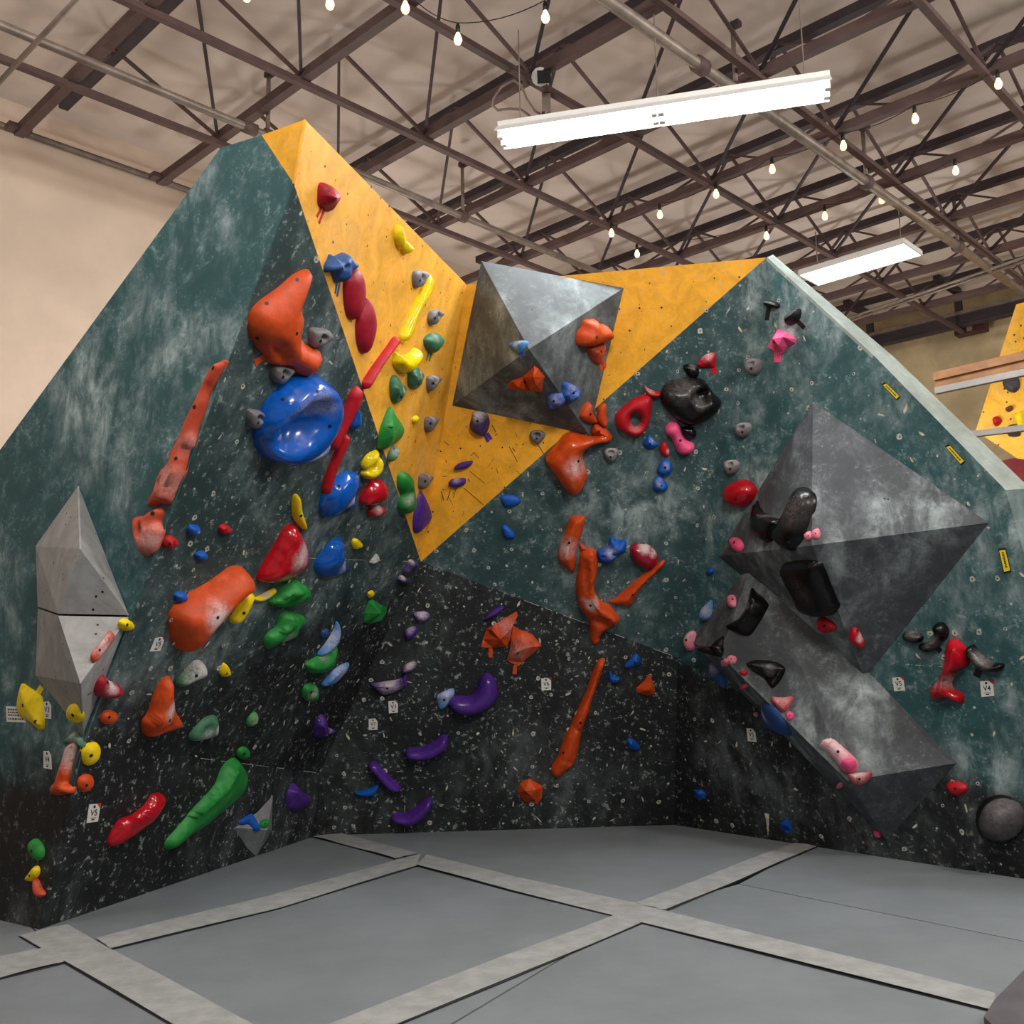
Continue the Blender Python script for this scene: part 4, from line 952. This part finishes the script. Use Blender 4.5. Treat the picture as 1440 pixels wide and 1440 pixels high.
hold('orange', 'T1', '530,310 570,320 630,360 665,400 668,440 640,460 590,430 512,388 512,350', 'orange wedge at the lower corner of the grey pyramid', .07, 'cone', '560,370 630,410', .7, bolts=[(568, 370)], at=(640, 440))
hold('orange', 'T1', '490,140 510,165 520,230 555,290 530,308 460,290 425,260 430,220 460,165', 'orange petal hold above the wedge, left of two', .05, 'dome', bolts=[(500, 237)], e=.5, at=(480, 240))
hold('orange', 'T1', '600,155 625,165 625,240 635,310 615,340 570,310 550,270 555,200 575,165', 'orange petal hold above the wedge, right of two', .05, 'dome', e=.5, at=(620, 320))
jug('T1', '600,525 625,505 690,502 720,520 715,560 690,600 660,608 630,590 605,560', 'grey foothold on the green back panel beside the huge orange hold', (660, 530), (658, 568), chalk=[(660, 508, 50, .4)])
hold('blue', 'T1', '960,395 980,430 1030,470 1000,500 950,510 910,470 925,440', 'blue pyramid foothold below the crimson ring', .05, 'cone', '960,460', .7, bolts=[(965, 465)], chalk=[(985, 440, 25, .5)])
hold('red', 'T1', '1065,450 1095,465 1115,510 1110,560 1080,570 1045,535 1038,495', 'small red oval foothold with chalk left of the pink bone', .035, chalk=[(1112, 520, 22, .9)])
hold('pink', 'T1', '1130,298 1180,300 1205,340 1215,400 1250,440 1305,470 1310,510 1275,545 1220,555 1180,530 1150,470 1130,420 1090,390 1085,340', 'pink bone shaped hold under the big black eye hold', .07, 'dome', e=.5, bolts=[(1200, 440)])
hold('blue', 'T1', '1060,600 1095,590 1130,615 1135,670 1110,715 1060,710 1020,690 1030,640', 'blue knobbly foothold on the green back panel, upper of a touching pair', .045, lump=.008, bolts=[(1082, 650)], chalk=[(1085, 640, 30, .4)])
hold('blue', 'T1', '1040,715 1075,750 1105,800 1080,835 1030,842 990,820 990,770 1005,730', 'blue knobbly foothold on the green back panel, lower of a touching pair', .045, lump=.008, bolts=[(1055, 795)], chalk=[(1030, 770, 35, .4)])
hold('black', 'T1', '1210,345 1260,330 1305,345 1328,390 1310,420 1260,420 1225,390', 'small shiny black foothold beside the pink bone', .045, gloss=True, bolts=[(1285, 380)])
hold('black', 'T4', '400,720 460,695 560,680 620,680 680,705 740,790 800,850 790,900 740,960 650,1010 580,1030 510,1010 430,950 370,880 355,820 365,770', 'big glossy black hold with an eye like hole on the back wall', .14, 'dome', e=.5, k=.8, gloss=True, dents=[(645, 805, 70, 60, 0, .09), (480, 740, 110, 45, -10, .03)], chalk=[(600, 830, 30, .5), (640, 860, 45, .45), (500, 750, 110, .25), (590, 760, 40, .35)], bolts=[(640, 805), (450, 735)])
hold('black', 'T4', '520,590 560,575 610,590 637,630 625,665 585,678 545,650 525,620', 'small black foothold on top of the big black eye hold', .045, gloss=True, chalk=[(590, 585, 30, .5)], bolts=[(575, 625)])
hold('red', 'T4', '620,580 660,525 710,497 750,498 757,540 745,600 690,600 650,605', 'small crimson wing hold with tape above the black eye hold', .045, 'cone', '700,550', .6, chalk=[(690, 510, 45, .5)], tape=[((735, 590), (742, 645), 24)])
jug('T4', '960,570 990,540 1050,538 1082,560 1080,610 1050,650 1015,658 975,635 962,600', 'grey foothold on the right crease, highest of three in a line', (1015, 575), (1010, 608), chalk=[(1020, 548, 50, .4)])
jug('T4', '895,1020 920,1003 980,1000 1005,1020 1000,1060 970,1100 930,1105 900,1070', 'grey foothold on the right crease, middle of three in a line', (948, 1035), (945, 1068), chalk=[(950, 1005, 50, .4)])
jug('T4', '812,1290 835,1272 890,1270 918,1290 915,1330 885,1370 850,1375 820,1340', 'grey foothold on the right crease, lowest of three in a line', (865, 1300), (858, 1335), chalk=[(865, 1275, 50, .5)])
hold('orange', 'T2', '290,180 340,172 400,180 410,205 395,290 370,380 330,500 325,600 305,700 270,680 200,630 165,580 162,490 190,400 230,300 260,220', 'chalky orange slab hold, upper left of the three long ones', .1, 'cone', '330,230 260,420 240,560', .5, chalk=[(235, 450, 110, .7)], bolts=[(265, 415)])
hold('coral', 'T2', '365,420 430,455 440,475 375,490 360,460', 'small orange sliver between the two long orange holds', .03)
hold('orange', 'T2', '390,490 450,480 510,500 530,580 530,680 500,800 500,880 550,960 640,1010 700,1080 735,1140 700,1180 620,1230 560,1290 545,1350 500,1372 460,1350 455,1220 430,1120 370,1050 335,940 325,780 350,650 360,540', 'tall orange twisted hold with a chalk patch in the middle of the back wall', .14, 'cone', '470,540 470,800 480,960 560,1060 690,1140', .45, chalk=[(470, 970, 60, 1.0), (400, 940, 30, .7)], bolts=[(462, 992)], dents=[(430, 700, 20, 170, 3, .05), (560, 1140, 90, 50, -30, .05)], at=(450, 900))
hold('blue', 'T2', '640,370 680,375 710,400 770,390 795,430 785,500 740,520 690,570 640,610 580,600 530,560 525,490 570,480 620,440', 'blue star shaped hold right of the tall orange hold', .07, 'dome', lump=.012, chalk=[(640, 500, 60, .5)], dents=[(680, 520, 28, 18, 0, .03), (580, 540, 25, 18, 0, .025)])
hold('crimson', 'T2', '850,440 930,435 1010,450 1060,500 1085,560 1075,610 1010,660 930,640 850,580 825,520 830,470', 'dark red dome hold with a chalked top band at the tip of the spike', .08, 'dome', e=.5, gloss=True, chalk=[(960, 458, 60, .9), (1040, 510, 40, .9)])
hold('orange', 'T2', '1130,580 1145,600 1110,660 1000,760 920,850 870,940 825,1010 760,990 690,985 630,965 690,930 760,870 830,810 900,750 1010,660', 'orange spike hold slanting right under the dark red dome', .07, 'cone', '1110,620 900,830 790,950', .6, bolts=[(850, 895)])
hold('orange', 'T3', '735,150 778,145 770,190 730,310 690,420 660,530 610,660 590,770 555,900 490,960 425,1005 385,940 440,840 480,720 540,600 590,490 640,380 690,240', 'long orange tufa bar low on the black back panel', .08, 'cone', '750,180 640,480 540,760 480,890', .45, dents=[(580, 650, 50, 10, -25, .03), (490, 870, 50, 10, -20, .03)], bolts=[(597, 600), (475, 815)])
hold('orange', 'T3', '1100,250 1110,265 1130,330 1142,370 1125,400 1080,408 1010,385 1005,355 1060,305', 'small orange pyramid hold right of the long tufa bar', .07, 'cone', '1085,360', .9, facet=True)
hold('blue', 'T3', '1000,100 1030,130 1035,170 990,195 930,205 925,180 960,140', 'blue triangular foothold on black, highest of three right of the tufa bar', .04, 'cone', '1000,160', .7, bolts=[(992, 162)])
hold('blue', 'T3', '820,230 840,260 885,270 870,305 830,310 802,285 805,240', 'blue crescent foothold on black beside the top of the tufa bar', .035, bolts=[(850, 290)])
hold('blue', 'T3', '940,718 980,720 1028,770 1015,795 960,790 940,760', 'blue triangular foothold on black, lowest of three right of the tufa bar', .04, 'cone', '965,755', .7)
hold('blue', 'P', '704,699 716,696 730,700 731,708 720,713 708,711', 'small dark blue chip on green below the yellow tip, upper of two', .03)
hold('blue', 'P', '705,742 712,739 723,750 722,757 710,756', 'small dark blue chip on green below the yellow tip, lower of two', .03)
hold('navy', 'P', '919,868 925,864 929,869 924,874', 'tiny dark blue dot under the orange spike', .02) if False else None
# --- right wall
hold('black', 'T4', '1105,130 1120,112 1160,118 1205,140 1200,170 1150,165 1110,155', 'flat black hold with a tape tail near the top of the right wall', .05, 'dome', gloss=False, tape=[((1138, 160), (1122, 258), 20)])
hold('black', 'R4', '165,475 190,450 235,430 245,455 235,490 200,515 170,515', 'round black hold with a tape tail near the top of the right wall', .06, 'dome', tape=[((232, 498), (270, 536), 13)])
hold('pink', 'T4', '1185,322 1250,345 1320,395 1310,420 1260,450 1230,490 1200,510 1165,490 1115,450 1140,390', 'bright pink block hold with pink tape at the top of the right wall', .1, 'cone', '1170,395 1240,380 1210,440', .8, facet=True, bolts=[(1177, 415)], tape=[((1200, 490), (1200, 562), 32)])
hold('red', 'T5', '300,178 370,190 410,235 415,290 370,350 310,380 240,370 195,320 185,270 220,210', 'shiny red dome hold at the foot of the right crease', .1, 'dome', e=.5, gloss=True, bolts=[(278, 318)], at=(290, 290))
# dark pyramid
hold('black', 'T5', '410,320 430,370 480,420 560,450 610,455 600,520 560,580 490,622 430,600 385,550 380,470 395,380', 'glossy black scoop hold on the dark pyramid, left of two', .1, 'cone', '420,420 500,500 570,480', .45, gloss=True, chalk=[(490, 425, 50, .4)], bolts=[(490, 582)])
hold('black', 'T5', '740,225 790,235 825,290 820,370 780,490 740,600 690,660 640,680 570,650 545,590 570,520 620,440 650,380 700,270', 'tall glossy black hold with chalk haze on the dark pyramid, right of two', .09, 'dome', e=.5, gloss=True, chalk=[(720, 400, 130, .22)], bolts=[(665, 632), (790, 300)])
hold('pink', 'T5', '245,605 275,592 310,610 330,650 315,690 285,700 250,670 240,630', 'small pink foothold at the left corner of the dark pyramid', .035, bolts=[(268, 632)])
hold('rose', 'T5', '785,570 815,550 825,590 800,615 780,600', 'tiny pink foothold on the dark pyramid, left of a touching pair', .025, bolts=[(805, 582)])
hold('rose', 'T5', '835,545 880,530 895,570 880,600 840,600 828,575', 'tiny pink foothold on the dark pyramid, right of a touching pair', .03, bolts=[(858, 565)])
hold('black', 'T5', '600,815 650,785 760,775 850,780 890,830 930,930 980,1050 1005,1110 980,1160 930,1175 830,1165 740,1110 680,990 620,880', 'long glossy black plate hold on the shaded face of the dark pyramid', .08, 'dome', e=.4, k=.6, gloss=True, chalk=[(780, 970, 120, .2)], bolts=[(760, 960), (810, 1010)])
hold('red', 'T5', '870,1185 910,1178 960,1205 1000,1245 990,1275 940,1292 895,1280 868,1230', 'half round red foothold under the long black plate', .045, chalk=[(900, 1285, 40, .6), (872, 1230, 18, .6)], bolts=[(922, 1235)])
hold('red', 'T5', '1130,1255 1160,1260 1190,1310 1212,1365 1200,1395 1160,1390 1100,1340 1110,1280', 'red drop foothold with a chalked edge, right of the half round one', .045, chalk=[(1188, 1320, 32, .9)], bolts=[(1160, 1268)])
# long wedge
hold('black', 'T5', '385,960 430,990 520,1070 510,1120 440,1230 390,1295 340,1305 270,1275 200,1235 290,1180 350,1090', 'glossy black angular hold tucked under the dark pyramid', .09, 'cone', '400,1040 380,1150 300,1240', .7, gloss=True, bolts=[(380, 1130)], chalk=[(360, 1090, 30, .4)])
hold('rose', 'T5', '230,1020 260,1010 275,1040 270,1090 245,1103 225,1080', 'small pink oval foothold at the top left of the long wedge', .03, bolts=[(258, 1042)])
hold('sky', 'T5', '100,1050 105,1100 90,1180 50,1200 20,1180 25,1120 60,1080', 'chalky blue hold at the left edge of the long wedge', .05, chalk=[(65, 1120, 60, .6)])
hold('blue', 'T5', '75,830 105,815 120,840 105,862 70,850', 'tiny blue foothold on green left of the dark pyramid', .025)
hold('rose', 'T6', '105,150 130,125 160,130 170,180 160,235 130,248 105,225 95,185', 'pale pink ball hold at the left tip of the long wedge', .06, chalk=[(130, 150, 40, .6)], bolts=[(112, 180)])
hold('black', 'T6', '185,210 260,215 330,150 325,220 310,275 260,270 170,240', 'black angular hold at the upper end of the long wedge', .07, 'cone', '260,230 315,200', .7, gloss=True)
hold('rose', 'T6', '375,285 400,275 430,290 425,325 395,335 370,315', 'small pink foothold with one bolt on the wedge edge', .03, bolts=[(398, 300)])
hold('rose', 'T6', '335,310 365,310 375,340 345,345', 'tiny pink foothold wrapped round the wedge edge, beside the bolted one', .02)
hold('red', 'T6', '450,378 500,375 508,388 485,405 455,395', 'tiny red chip left of the black triangular hold', .02, gloss=True)
hold('black', 'T6', '490,320 560,300 680,302 740,340 753,380 730,440 670,495 640,490 600,440 530,380 490,345', 'glossy black triangular hold in the middle of the long wedge', .08, 'cone', '520,335 650,370 720,360 655,460', .6, gloss=True, bolts=[(700, 325), (508, 322)], chalk=[(645, 375, 35, .3)])
hold('navy', 'T6', '265,320 310,350 350,410 365,470 340,487 300,450 265,420 255,360', 'chalky dark blue hold in the shade under the upper wedge edge', .04, chalk=[(280, 350, 50, .4)])
hold('pink', 'T6', '455,470 480,462 498,478 475,490 458,485', 'tiny pink chip under the wedge edge', .02)
hold('red', 'T6', '655,540 720,545 790,538 795,570 750,620 720,632 680,600 650,570', 'chalky red trapezoid hold on the long wedge', .05, 'dome', e=.4, k=.6, chalk=[(720, 560, 70, .4)])
hold('pink', 'T6', '745,640 770,630 800,650 785,680 755,685 740,660', 'small pink foothold right below the red trapezoid', .03, bolts=[(768, 655)])
hold('navy', 'T6', '590,590 640,610 690,660 740,720 770,780 755,795 690,770 610,730 578,690 580,630', 'blue hold with a chalked end in the shade under the long wedge', .05, chalk=[(605, 650, 55, .8)])
hold('rose', 'T6', '960,830 985,805 1040,800 1080,830 1150,890 1195,940 1195,990 1150,1018 1100,1000 1070,960 1020,900 955,850', 'large chalk covered pink hold low on the long wedge', .08, 'dome', e=.5, chalk=[(1040, 860, 110, .8)], bolts=[(1073, 887)])
hold('pink', 'T6', '1100,940 1150,925 1190,945 1192,985 1150,1016 1105,1000 1085,975', 'bright pink round end piece at the foot of the large pink hold', .1, 'dome', e=.5)
hold('red', 'T6', '1135,1030 1200,1018 1280,1015 1280,1040 1240,1080 1190,1090 1150,1065', 'red crescent hold with a chalked top below the large pink hold', .05, chalk=[(1200, 1020, 60, .8)], bolts=[(1208, 1060)])
hold('rose', 'T6', '1068,1095 1090,1085 1098,1110 1075,1118', 'tiny pink chip on the shaded side of the wedge', .02)
hold('pink', 'T6', '1300,1390 1335,1400 1340,1430 1310,1425', 'tiny pink chip at the lowest tip of the wedge', .02)
hold('rose', 'T6', '540,640 560,640 562,665 545,660', 'tiny pale pink chip left of the shaded blue hold', .02)
hold('blue', 'T6', '155,1130 205,1130 228,1155 222,1185 190,1200 165,1175', 'small blue block foothold low by the right crease', .045, 'cone', '185,1150', .8, facet=True)
hold('blue', 'T6', '700,1345 750,1310 775,1385 750,1410 720,1385', 'blue block foothold just above the mat under the wedge', .05, 'cone', '740,1350', .8, facet=True)
# lower right
hold('black', 'T7', '460,140 485,115 540,120 580,150 570,180 520,190 475,175', 'black oval hold at the left end of the black trio', .05, gloss=True, chalk=[(520, 122, 45, .5)])
hold('black', 'T7', '640,100 660,70 700,70 728,110 725,150 690,190 640,235 600,245 565,225 560,195 610,180 650,140', 'black curved jug hold with chalk above the red vase hold', .07, 'dome', e=.5, gloss=True, chalk=[(635, 175, 50, .7)], tape=[((655, 200), (690, 240), 18)])
hold('black', 'T7', '840,215 880,200 910,240 960,285 1010,305 1058,315 1050,350 1000,365 930,345 880,300 845,260', 'black curved handle hold with a tape tail right of the red vase hold', .07, 'dome', e=.5, gloss=True, chalk=[(935, 285, 60, .6)], tape=[((920, 345), (902, 388), 22)])
hold('red', 'T7', '740,165 790,185 830,230 848,280 835,330 780,360 755,390 740,430 755,470 800,490 815,530 795,557 760,540 730,520 660,535 625,520 615,460 650,420 690,370 700,290 710,210', 'big glossy red vase shaped hold on the lower right wall', .12, 'cone', '760,230 740,330 700,410 670,480', .5, gloss=True, chalk=[(742, 425, 40, .7), (660, 425, 30, .4)])
hold('red', 'T7', '725,1025 760,1013 810,1020 848,1050 830,1085 790,1098 745,1080 725,1050', 'dull red oval foothold right of the wedge foot', .035, bolts=[(775, 1055)])
ci = [(1042 + 133 * math.cos(a * math.pi / 9), 1245 - 133 * math.sin(a * math.pi / 9)) for a in range(18)]
t = hold('black', 'T7', [(1042 + (x - 1042) * 1.1, 1240 + (y - 1245) * 1.1) for x, y in ci], 'big dark grey half ball hold at the right edge by the mat', .03, 'dome', e=.3, k=.3)
hold('stone', 'T7', ci, 'big dark grey chalk dusted dome on its black base ring at the right edge', .13, 'dome', e=.55, chalk=[(1030, 1180, 110, .14), (1100, 1330, 60, .14)], cat='climbing hold')
if t: t['label'] = 'round black base plate behind the grey dome at the right edge'

# ------------------------------------------------------------------ grade tags and stickers
def flat(px, z, P, n): return [on_plane(x, y, P, n) + n * z for x, y in px]
def text_mesh(body, size):
    cu = bpy.data.curves.new('t', 'FONT'); cu.body = body; cu.size = size; cu.align_x = 'CENTER'; cu.align_y = 'CENTER'; cu.offset = size * .012
    ob = bpy.data.objects.new('t', cu); COL.objects.link(ob)
    me = bpy.data.meshes.new_from_object(ob.evaluated_get(bpy.context.evaluated_depsgraph_get()))
    bpy.data.objects.remove(ob); return me
def grade_tag(quad, text, label, corner=None):
    """quad: tl, tr, br, bl in pixels; the top right corner is clipped"""
    cx = sum(p[0] for p in quad) / 4; cy = sum(p[1] for p in quad) / 4; P, n = cast(cx, cy)
    tl, tr, br, bl = flat(quad, .004, P, n); t = thing('grade_tag', label, 'grade tag', P, 'white grade tags on the wall')
    def at(u, v, z=0): return tl.lerp(tr, u).lerp(bl.lerp(br, u), v) + n * z
    MB().prism([at(0, 1), at(1, 1), at(1, .26), at(.7, 0), at(0, 0)], -n * .003).make('card', M['card'], t)
    if corner: MB().prism([at(.72, -.02), at(1.03, .26), at(1.03, -.04)], -n * .003).make('corner_flag', plain('flag_' + corner, HC[corner], .7), t)
    W = (at(1, .5) - at(0, .5)).length; Hh = (at(.5, 1) - at(.5, 0)).length
    MB().prism([at(.48 + .1 * math.cos(a * .7854), .14 + .1 * W / Hh * math.sin(a * .7854), .001) for a in range(8)], -n * .002).make('nail_head', M['ink'], t)
    me = text_mesh(text, 1.0); me.materials.append(M['ink'])
    xs = [v.co.x for v in me.vertices]; ys = [v.co.y for v in me.vertices]
    for v in me.vertices:
        u = (v.co.x - min(xs)) / (max(xs) - min(xs)); w_ = (v.co.y - min(ys)) / (max(ys) - min(ys))
        v.co = at(.2 + .6 * u, .64 - .34 * w_, .001) - t.location
    me.name = 'grade_text'; o = bpy.data.objects.new('grade_text', me); COL.objects.link(o); o.parent = t
    mb = MB(); mb.poly([at(.22, .77, .001), at(.78, .77, .001), at(.78, .74, .001), at(.22, .74, .001)])
    mb.poly([at(.34, .89, .001), at(.66, .89, .001), at(.62, .82, .001), at(.38, .82, .001)]); mb.make('small_print', M['ink'], t)
grade_tag([(61, 987), (72.5, 986), (72.5, 1011), (61.5, 1010)], 'V3', 'narrow white V3 grade tag beside the yellow kite hold', None)
grade_tag([(62, 1056), (72, 1056), (73.5, 1082), (62, 1080)], 'V4', 'narrow white V4 grade tag left of the orange tufa foot', None)
grade_tag([(125, 1131), (141, 1130), (137, 1155), (121, 1157)], 'V5', 'white V5 grade tag with orange corner above the red boomerang', 'orange')
grade_tag([(218, 897), (232, 895), (225, 915), (210, 916)], 'V5', 'slanted white grade tag with dark red corner left of the orange wave sloper', 'crimson')
grade_tag([(518.5, 1011), (531, 1010), (531, 1026), (518.5, 1026.5)], 'V7', 'white V7 grade tag on the black back panel', None)
grade_tag([(546, 986), (559.5, 985), (559.5, 1002), (547, 1003)], 'V1', 'white V1 grade tag on the black back panel', None)
grade_tag([(761, 954), (775, 953), (775, 970), (761.5, 971)], 'V6', 'white V6 grade tag with red corner below the angular orange pair', 'red')
grade_tag([(1050, 1024), (1062, 1025), (1064, 1043.5), (1052, 1042)], 'V5', 'white V5 grade tag low left of the long wedge', None)
grade_tag([(1255, 953), (1270, 951.5), (1273, 971), (1258, 972)], 'V5', 'white V5 grade tag with red corner left of the red vase hold', 'red')
grade_tag([(1378.5, 958), (1396, 957), (1398.5, 978.5), (1380.5, 980)], 'V4', 'white V4 grade tag with red corner right of the red vase hold', 'red')
P, n = cast(20, 1000)
t = thing('notice_label', 'wide white notice label half hidden behind the yellow kite hold', 'notice', P)
tl, tr, br, bl = flat([(9, 993), (34, 994), (37, 1016), (10, 1015)], .003, P, n)
MB().prism([tl, bl, br, tr], -n * .002).make('card', M['card'], t)
mb = MB()
for v in (.2, .38, .56, .8):
    a, b = tl.lerp(bl, v), tr.lerp(br, v); d = (bl - tl) * .045; r = random.Random(int(v * 100)); u = .1
    while u < .88:
        w_ = r.uniform(.04, .12); p, q = a.lerp(b, u), a.lerp(b, u + w_); mb.poly([p - d + n * .001, q - d + n * .001, q + d + n * .001, p + d + n * .001]); u += w_ + .035
mb.make('print_lines', M['ink'], t)
sy = plain('yellow_sticker', (232, 206, 40), .5, .06, 20)
for quad, lab in (([(1242, 541.5), (1247, 539.5), (1265, 557), (1261, 561)], 'yellow warning sticker near the upper right wall edge'),
                  ([(1331, 629), (1336, 626.5), (1356, 648.5), (1351, 652)], 'yellow warning sticker in the middle of the right wall edge'),
                  ([(1405.5, 774), (1414, 773), (1421, 802), (1412.5, 804)], 'yellow warning sticker lowest near the right wall edge')):
    cx = sum(p[0] for p in quad) / 4; cy = sum(p[1] for p in quad) / 4; P, n = cast(cx, cy)
    a, b, c, d = flat(quad, .003, P, n)            # narrow end a-b, other narrow end d-c
    t = thing('warning_sticker', lab, 'sticker', P, 'yellow stickers along the right wall edge')
    def at(u, v, z): return a.lerp(b, v).lerp(d.lerp(c, v), u) + n * z
    MB().prism([at(-.08, -.12, 0), at(1.08, -.12, 0), at(1.08, 1.12, 0), at(-.08, 1.12, 0)], -n * .001).make('backing', M['under'], t)
    MB().prism([at(0, 0, .001), at(1, 0, .001), at(1, 1, .001), at(0, 1, .001)], -n * .001).make('sheet', sy, t)
    mb = MB(); r = random.Random(int(cx)); u = .1
    while u < .86:
        w_ = r.uniform(.03, .07); mb.poly([at(u, .35, .002), at(u + w_, .35, .002), at(u + w_, .68, .002), at(u, .68, .002)]); u += w_ + .025
    mb.make('print_marks', M['ink'], t)
# bare wood scar above the mat on the right black foot, chip by the left corner crease
P, n = cast(1078, 1160)
mb = MB(); mb.poly(flat([(1075, 1143), (1082, 1145), (1081, 1166), (1080, 1175), (1079, 1164), (1077, 1150)], .002, P, n)); mb.make('paint_chip', M['chip'], root, kind='stuff')

# ------------------------------------------------------------------ beyond the right edge: railing, far yellow wall
RP = 9.4
def rp(x, y, pp=RP): return on_plane(x, y, PJ(pp, 0, 0), EP)
a_, b_ = rp(1316, 537), rp(1440, 506); zz = (a_.z + b_.z) / 2; ja, jb = a_.dot(EJ), b_.dot(EJ) + 3
t = thing('mezzanine_railing', 'wooden topped grey metal railing beyond the right wall', 'railing', PJ(RP, ja, zz))
dz = (b_.z - a_.z) * (jb - ja) / max(.01, b_.dot(EJ) - ja)
def rail(y0, y1, name, mat, wd, ht, x0=1316, off=0.0):
    p, q = rp(x0, y0), rp(1440, y1); d = q - p
    MB().beam(p + EP * off - d * .0, p + EP * off + d * 4, wd, ht).make(name, mat, t)
rail(531, 502, 'handrail', M['woodrail'], .12, .075)
rail(541, 513, 'handrail_board', M['woodrail'], .04, .07)
rail(550, 524, 'rail_bar', M['railmetal'], .06, .06)
rail(614, 602, 'rail_bar', M['railmetal'], .06, .055, 1340)
for j in (jb - 1.6, jb - .2):
    MB().beam(PJ(RP, j, zz - 1.6), PJ(RP, j, zz), .05, .05, EP).make('rail_post', M['railmetal'], t)
BP = 13.4
def bpx(x, y): return on_plane(x, y, PJ(BP, 0, 0), EP)
qy = [bpx(*p) for p in [(1429, 428), (1560, 394), (1560, 690), (1436, 648), (1372, 606)]]
W_bg = wall_paint('far_yellow_paint', (238, 176, 44), None, None, .1, .1, .1, .6)
t = thing('far_climbing_wall', 'yellow climbing panel in the distance at the right edge', 'climbing wall', qy[0])
MB().prism(qy, EP * .12).make('wall_panel', W_bg, t)
mh = MB(); r = random.Random(4)
for _ in range(40):
    x, y = r.uniform(1378, 1500), r.uniform(440, 640)
    if inside2([(1429, 428), (1560, 394), (1560, 690), (1436, 648), (1372, 606)], (x, y)):
        c = bpx(x, y) - EP * .003; mh.poly([c + (EJ * math.cos(a * 1.0472) + EZ * math.sin(a * 1.0472)) * .012 for a in range(6)])
mh.make('nut_hole', M['bolt'], t, kind='stuff')
n0 = len(solid_v); solid(qy); BV = bvh()
for col_, pl, lab in (('stone', '1410,530 1420,526 1432,532 1433,545 1424,552 1411,544', 'grey lump hold on the far yellow panel, just under the rail'),
                      ('brown', '1415,573 1422,570 1424,575 1418,579 1414,577', 'small brown hold on the far yellow panel'),
                      ('red', '1396,588 1402,585 1408,590 1405,597 1399,599 1396,594', 'dark red hold on the far yellow panel'),
                      ('yellow', '1426,582 1440,578 1440,600 1432,600 1427,590', 'bright yellow hold on the far yellow panel'),
                      ('stone', '1415,601 1424,596 1432,599 1434,612 1418,613', 'grey lump hold on the far yellow panel behind the lower rail'),
                      ('brown', '1434,498 1439,493 1441,499 1437,503', 'tiny brown hold high on the far yellow panel')):
    hold(col_, 'P', pl, lab, .08, 'dome', e=.5, grp='holds on the far yellow panel')
P = rp(1414, 646, 11.0)
q = [on_plane(x, y, PJ(11.0, 0, 0), EP) for x, y in [(1408, 648), (1425, 644), (1500, 654), (1500, 720), (1440, 700)]]
tag(MB().prism(q, EP * .5).make('cushion', plain('red_vinyl', (150, 50, 54), .6), origin=q[0]), 'dull red cushion far off at the right border below the yellow panel', 'pad')
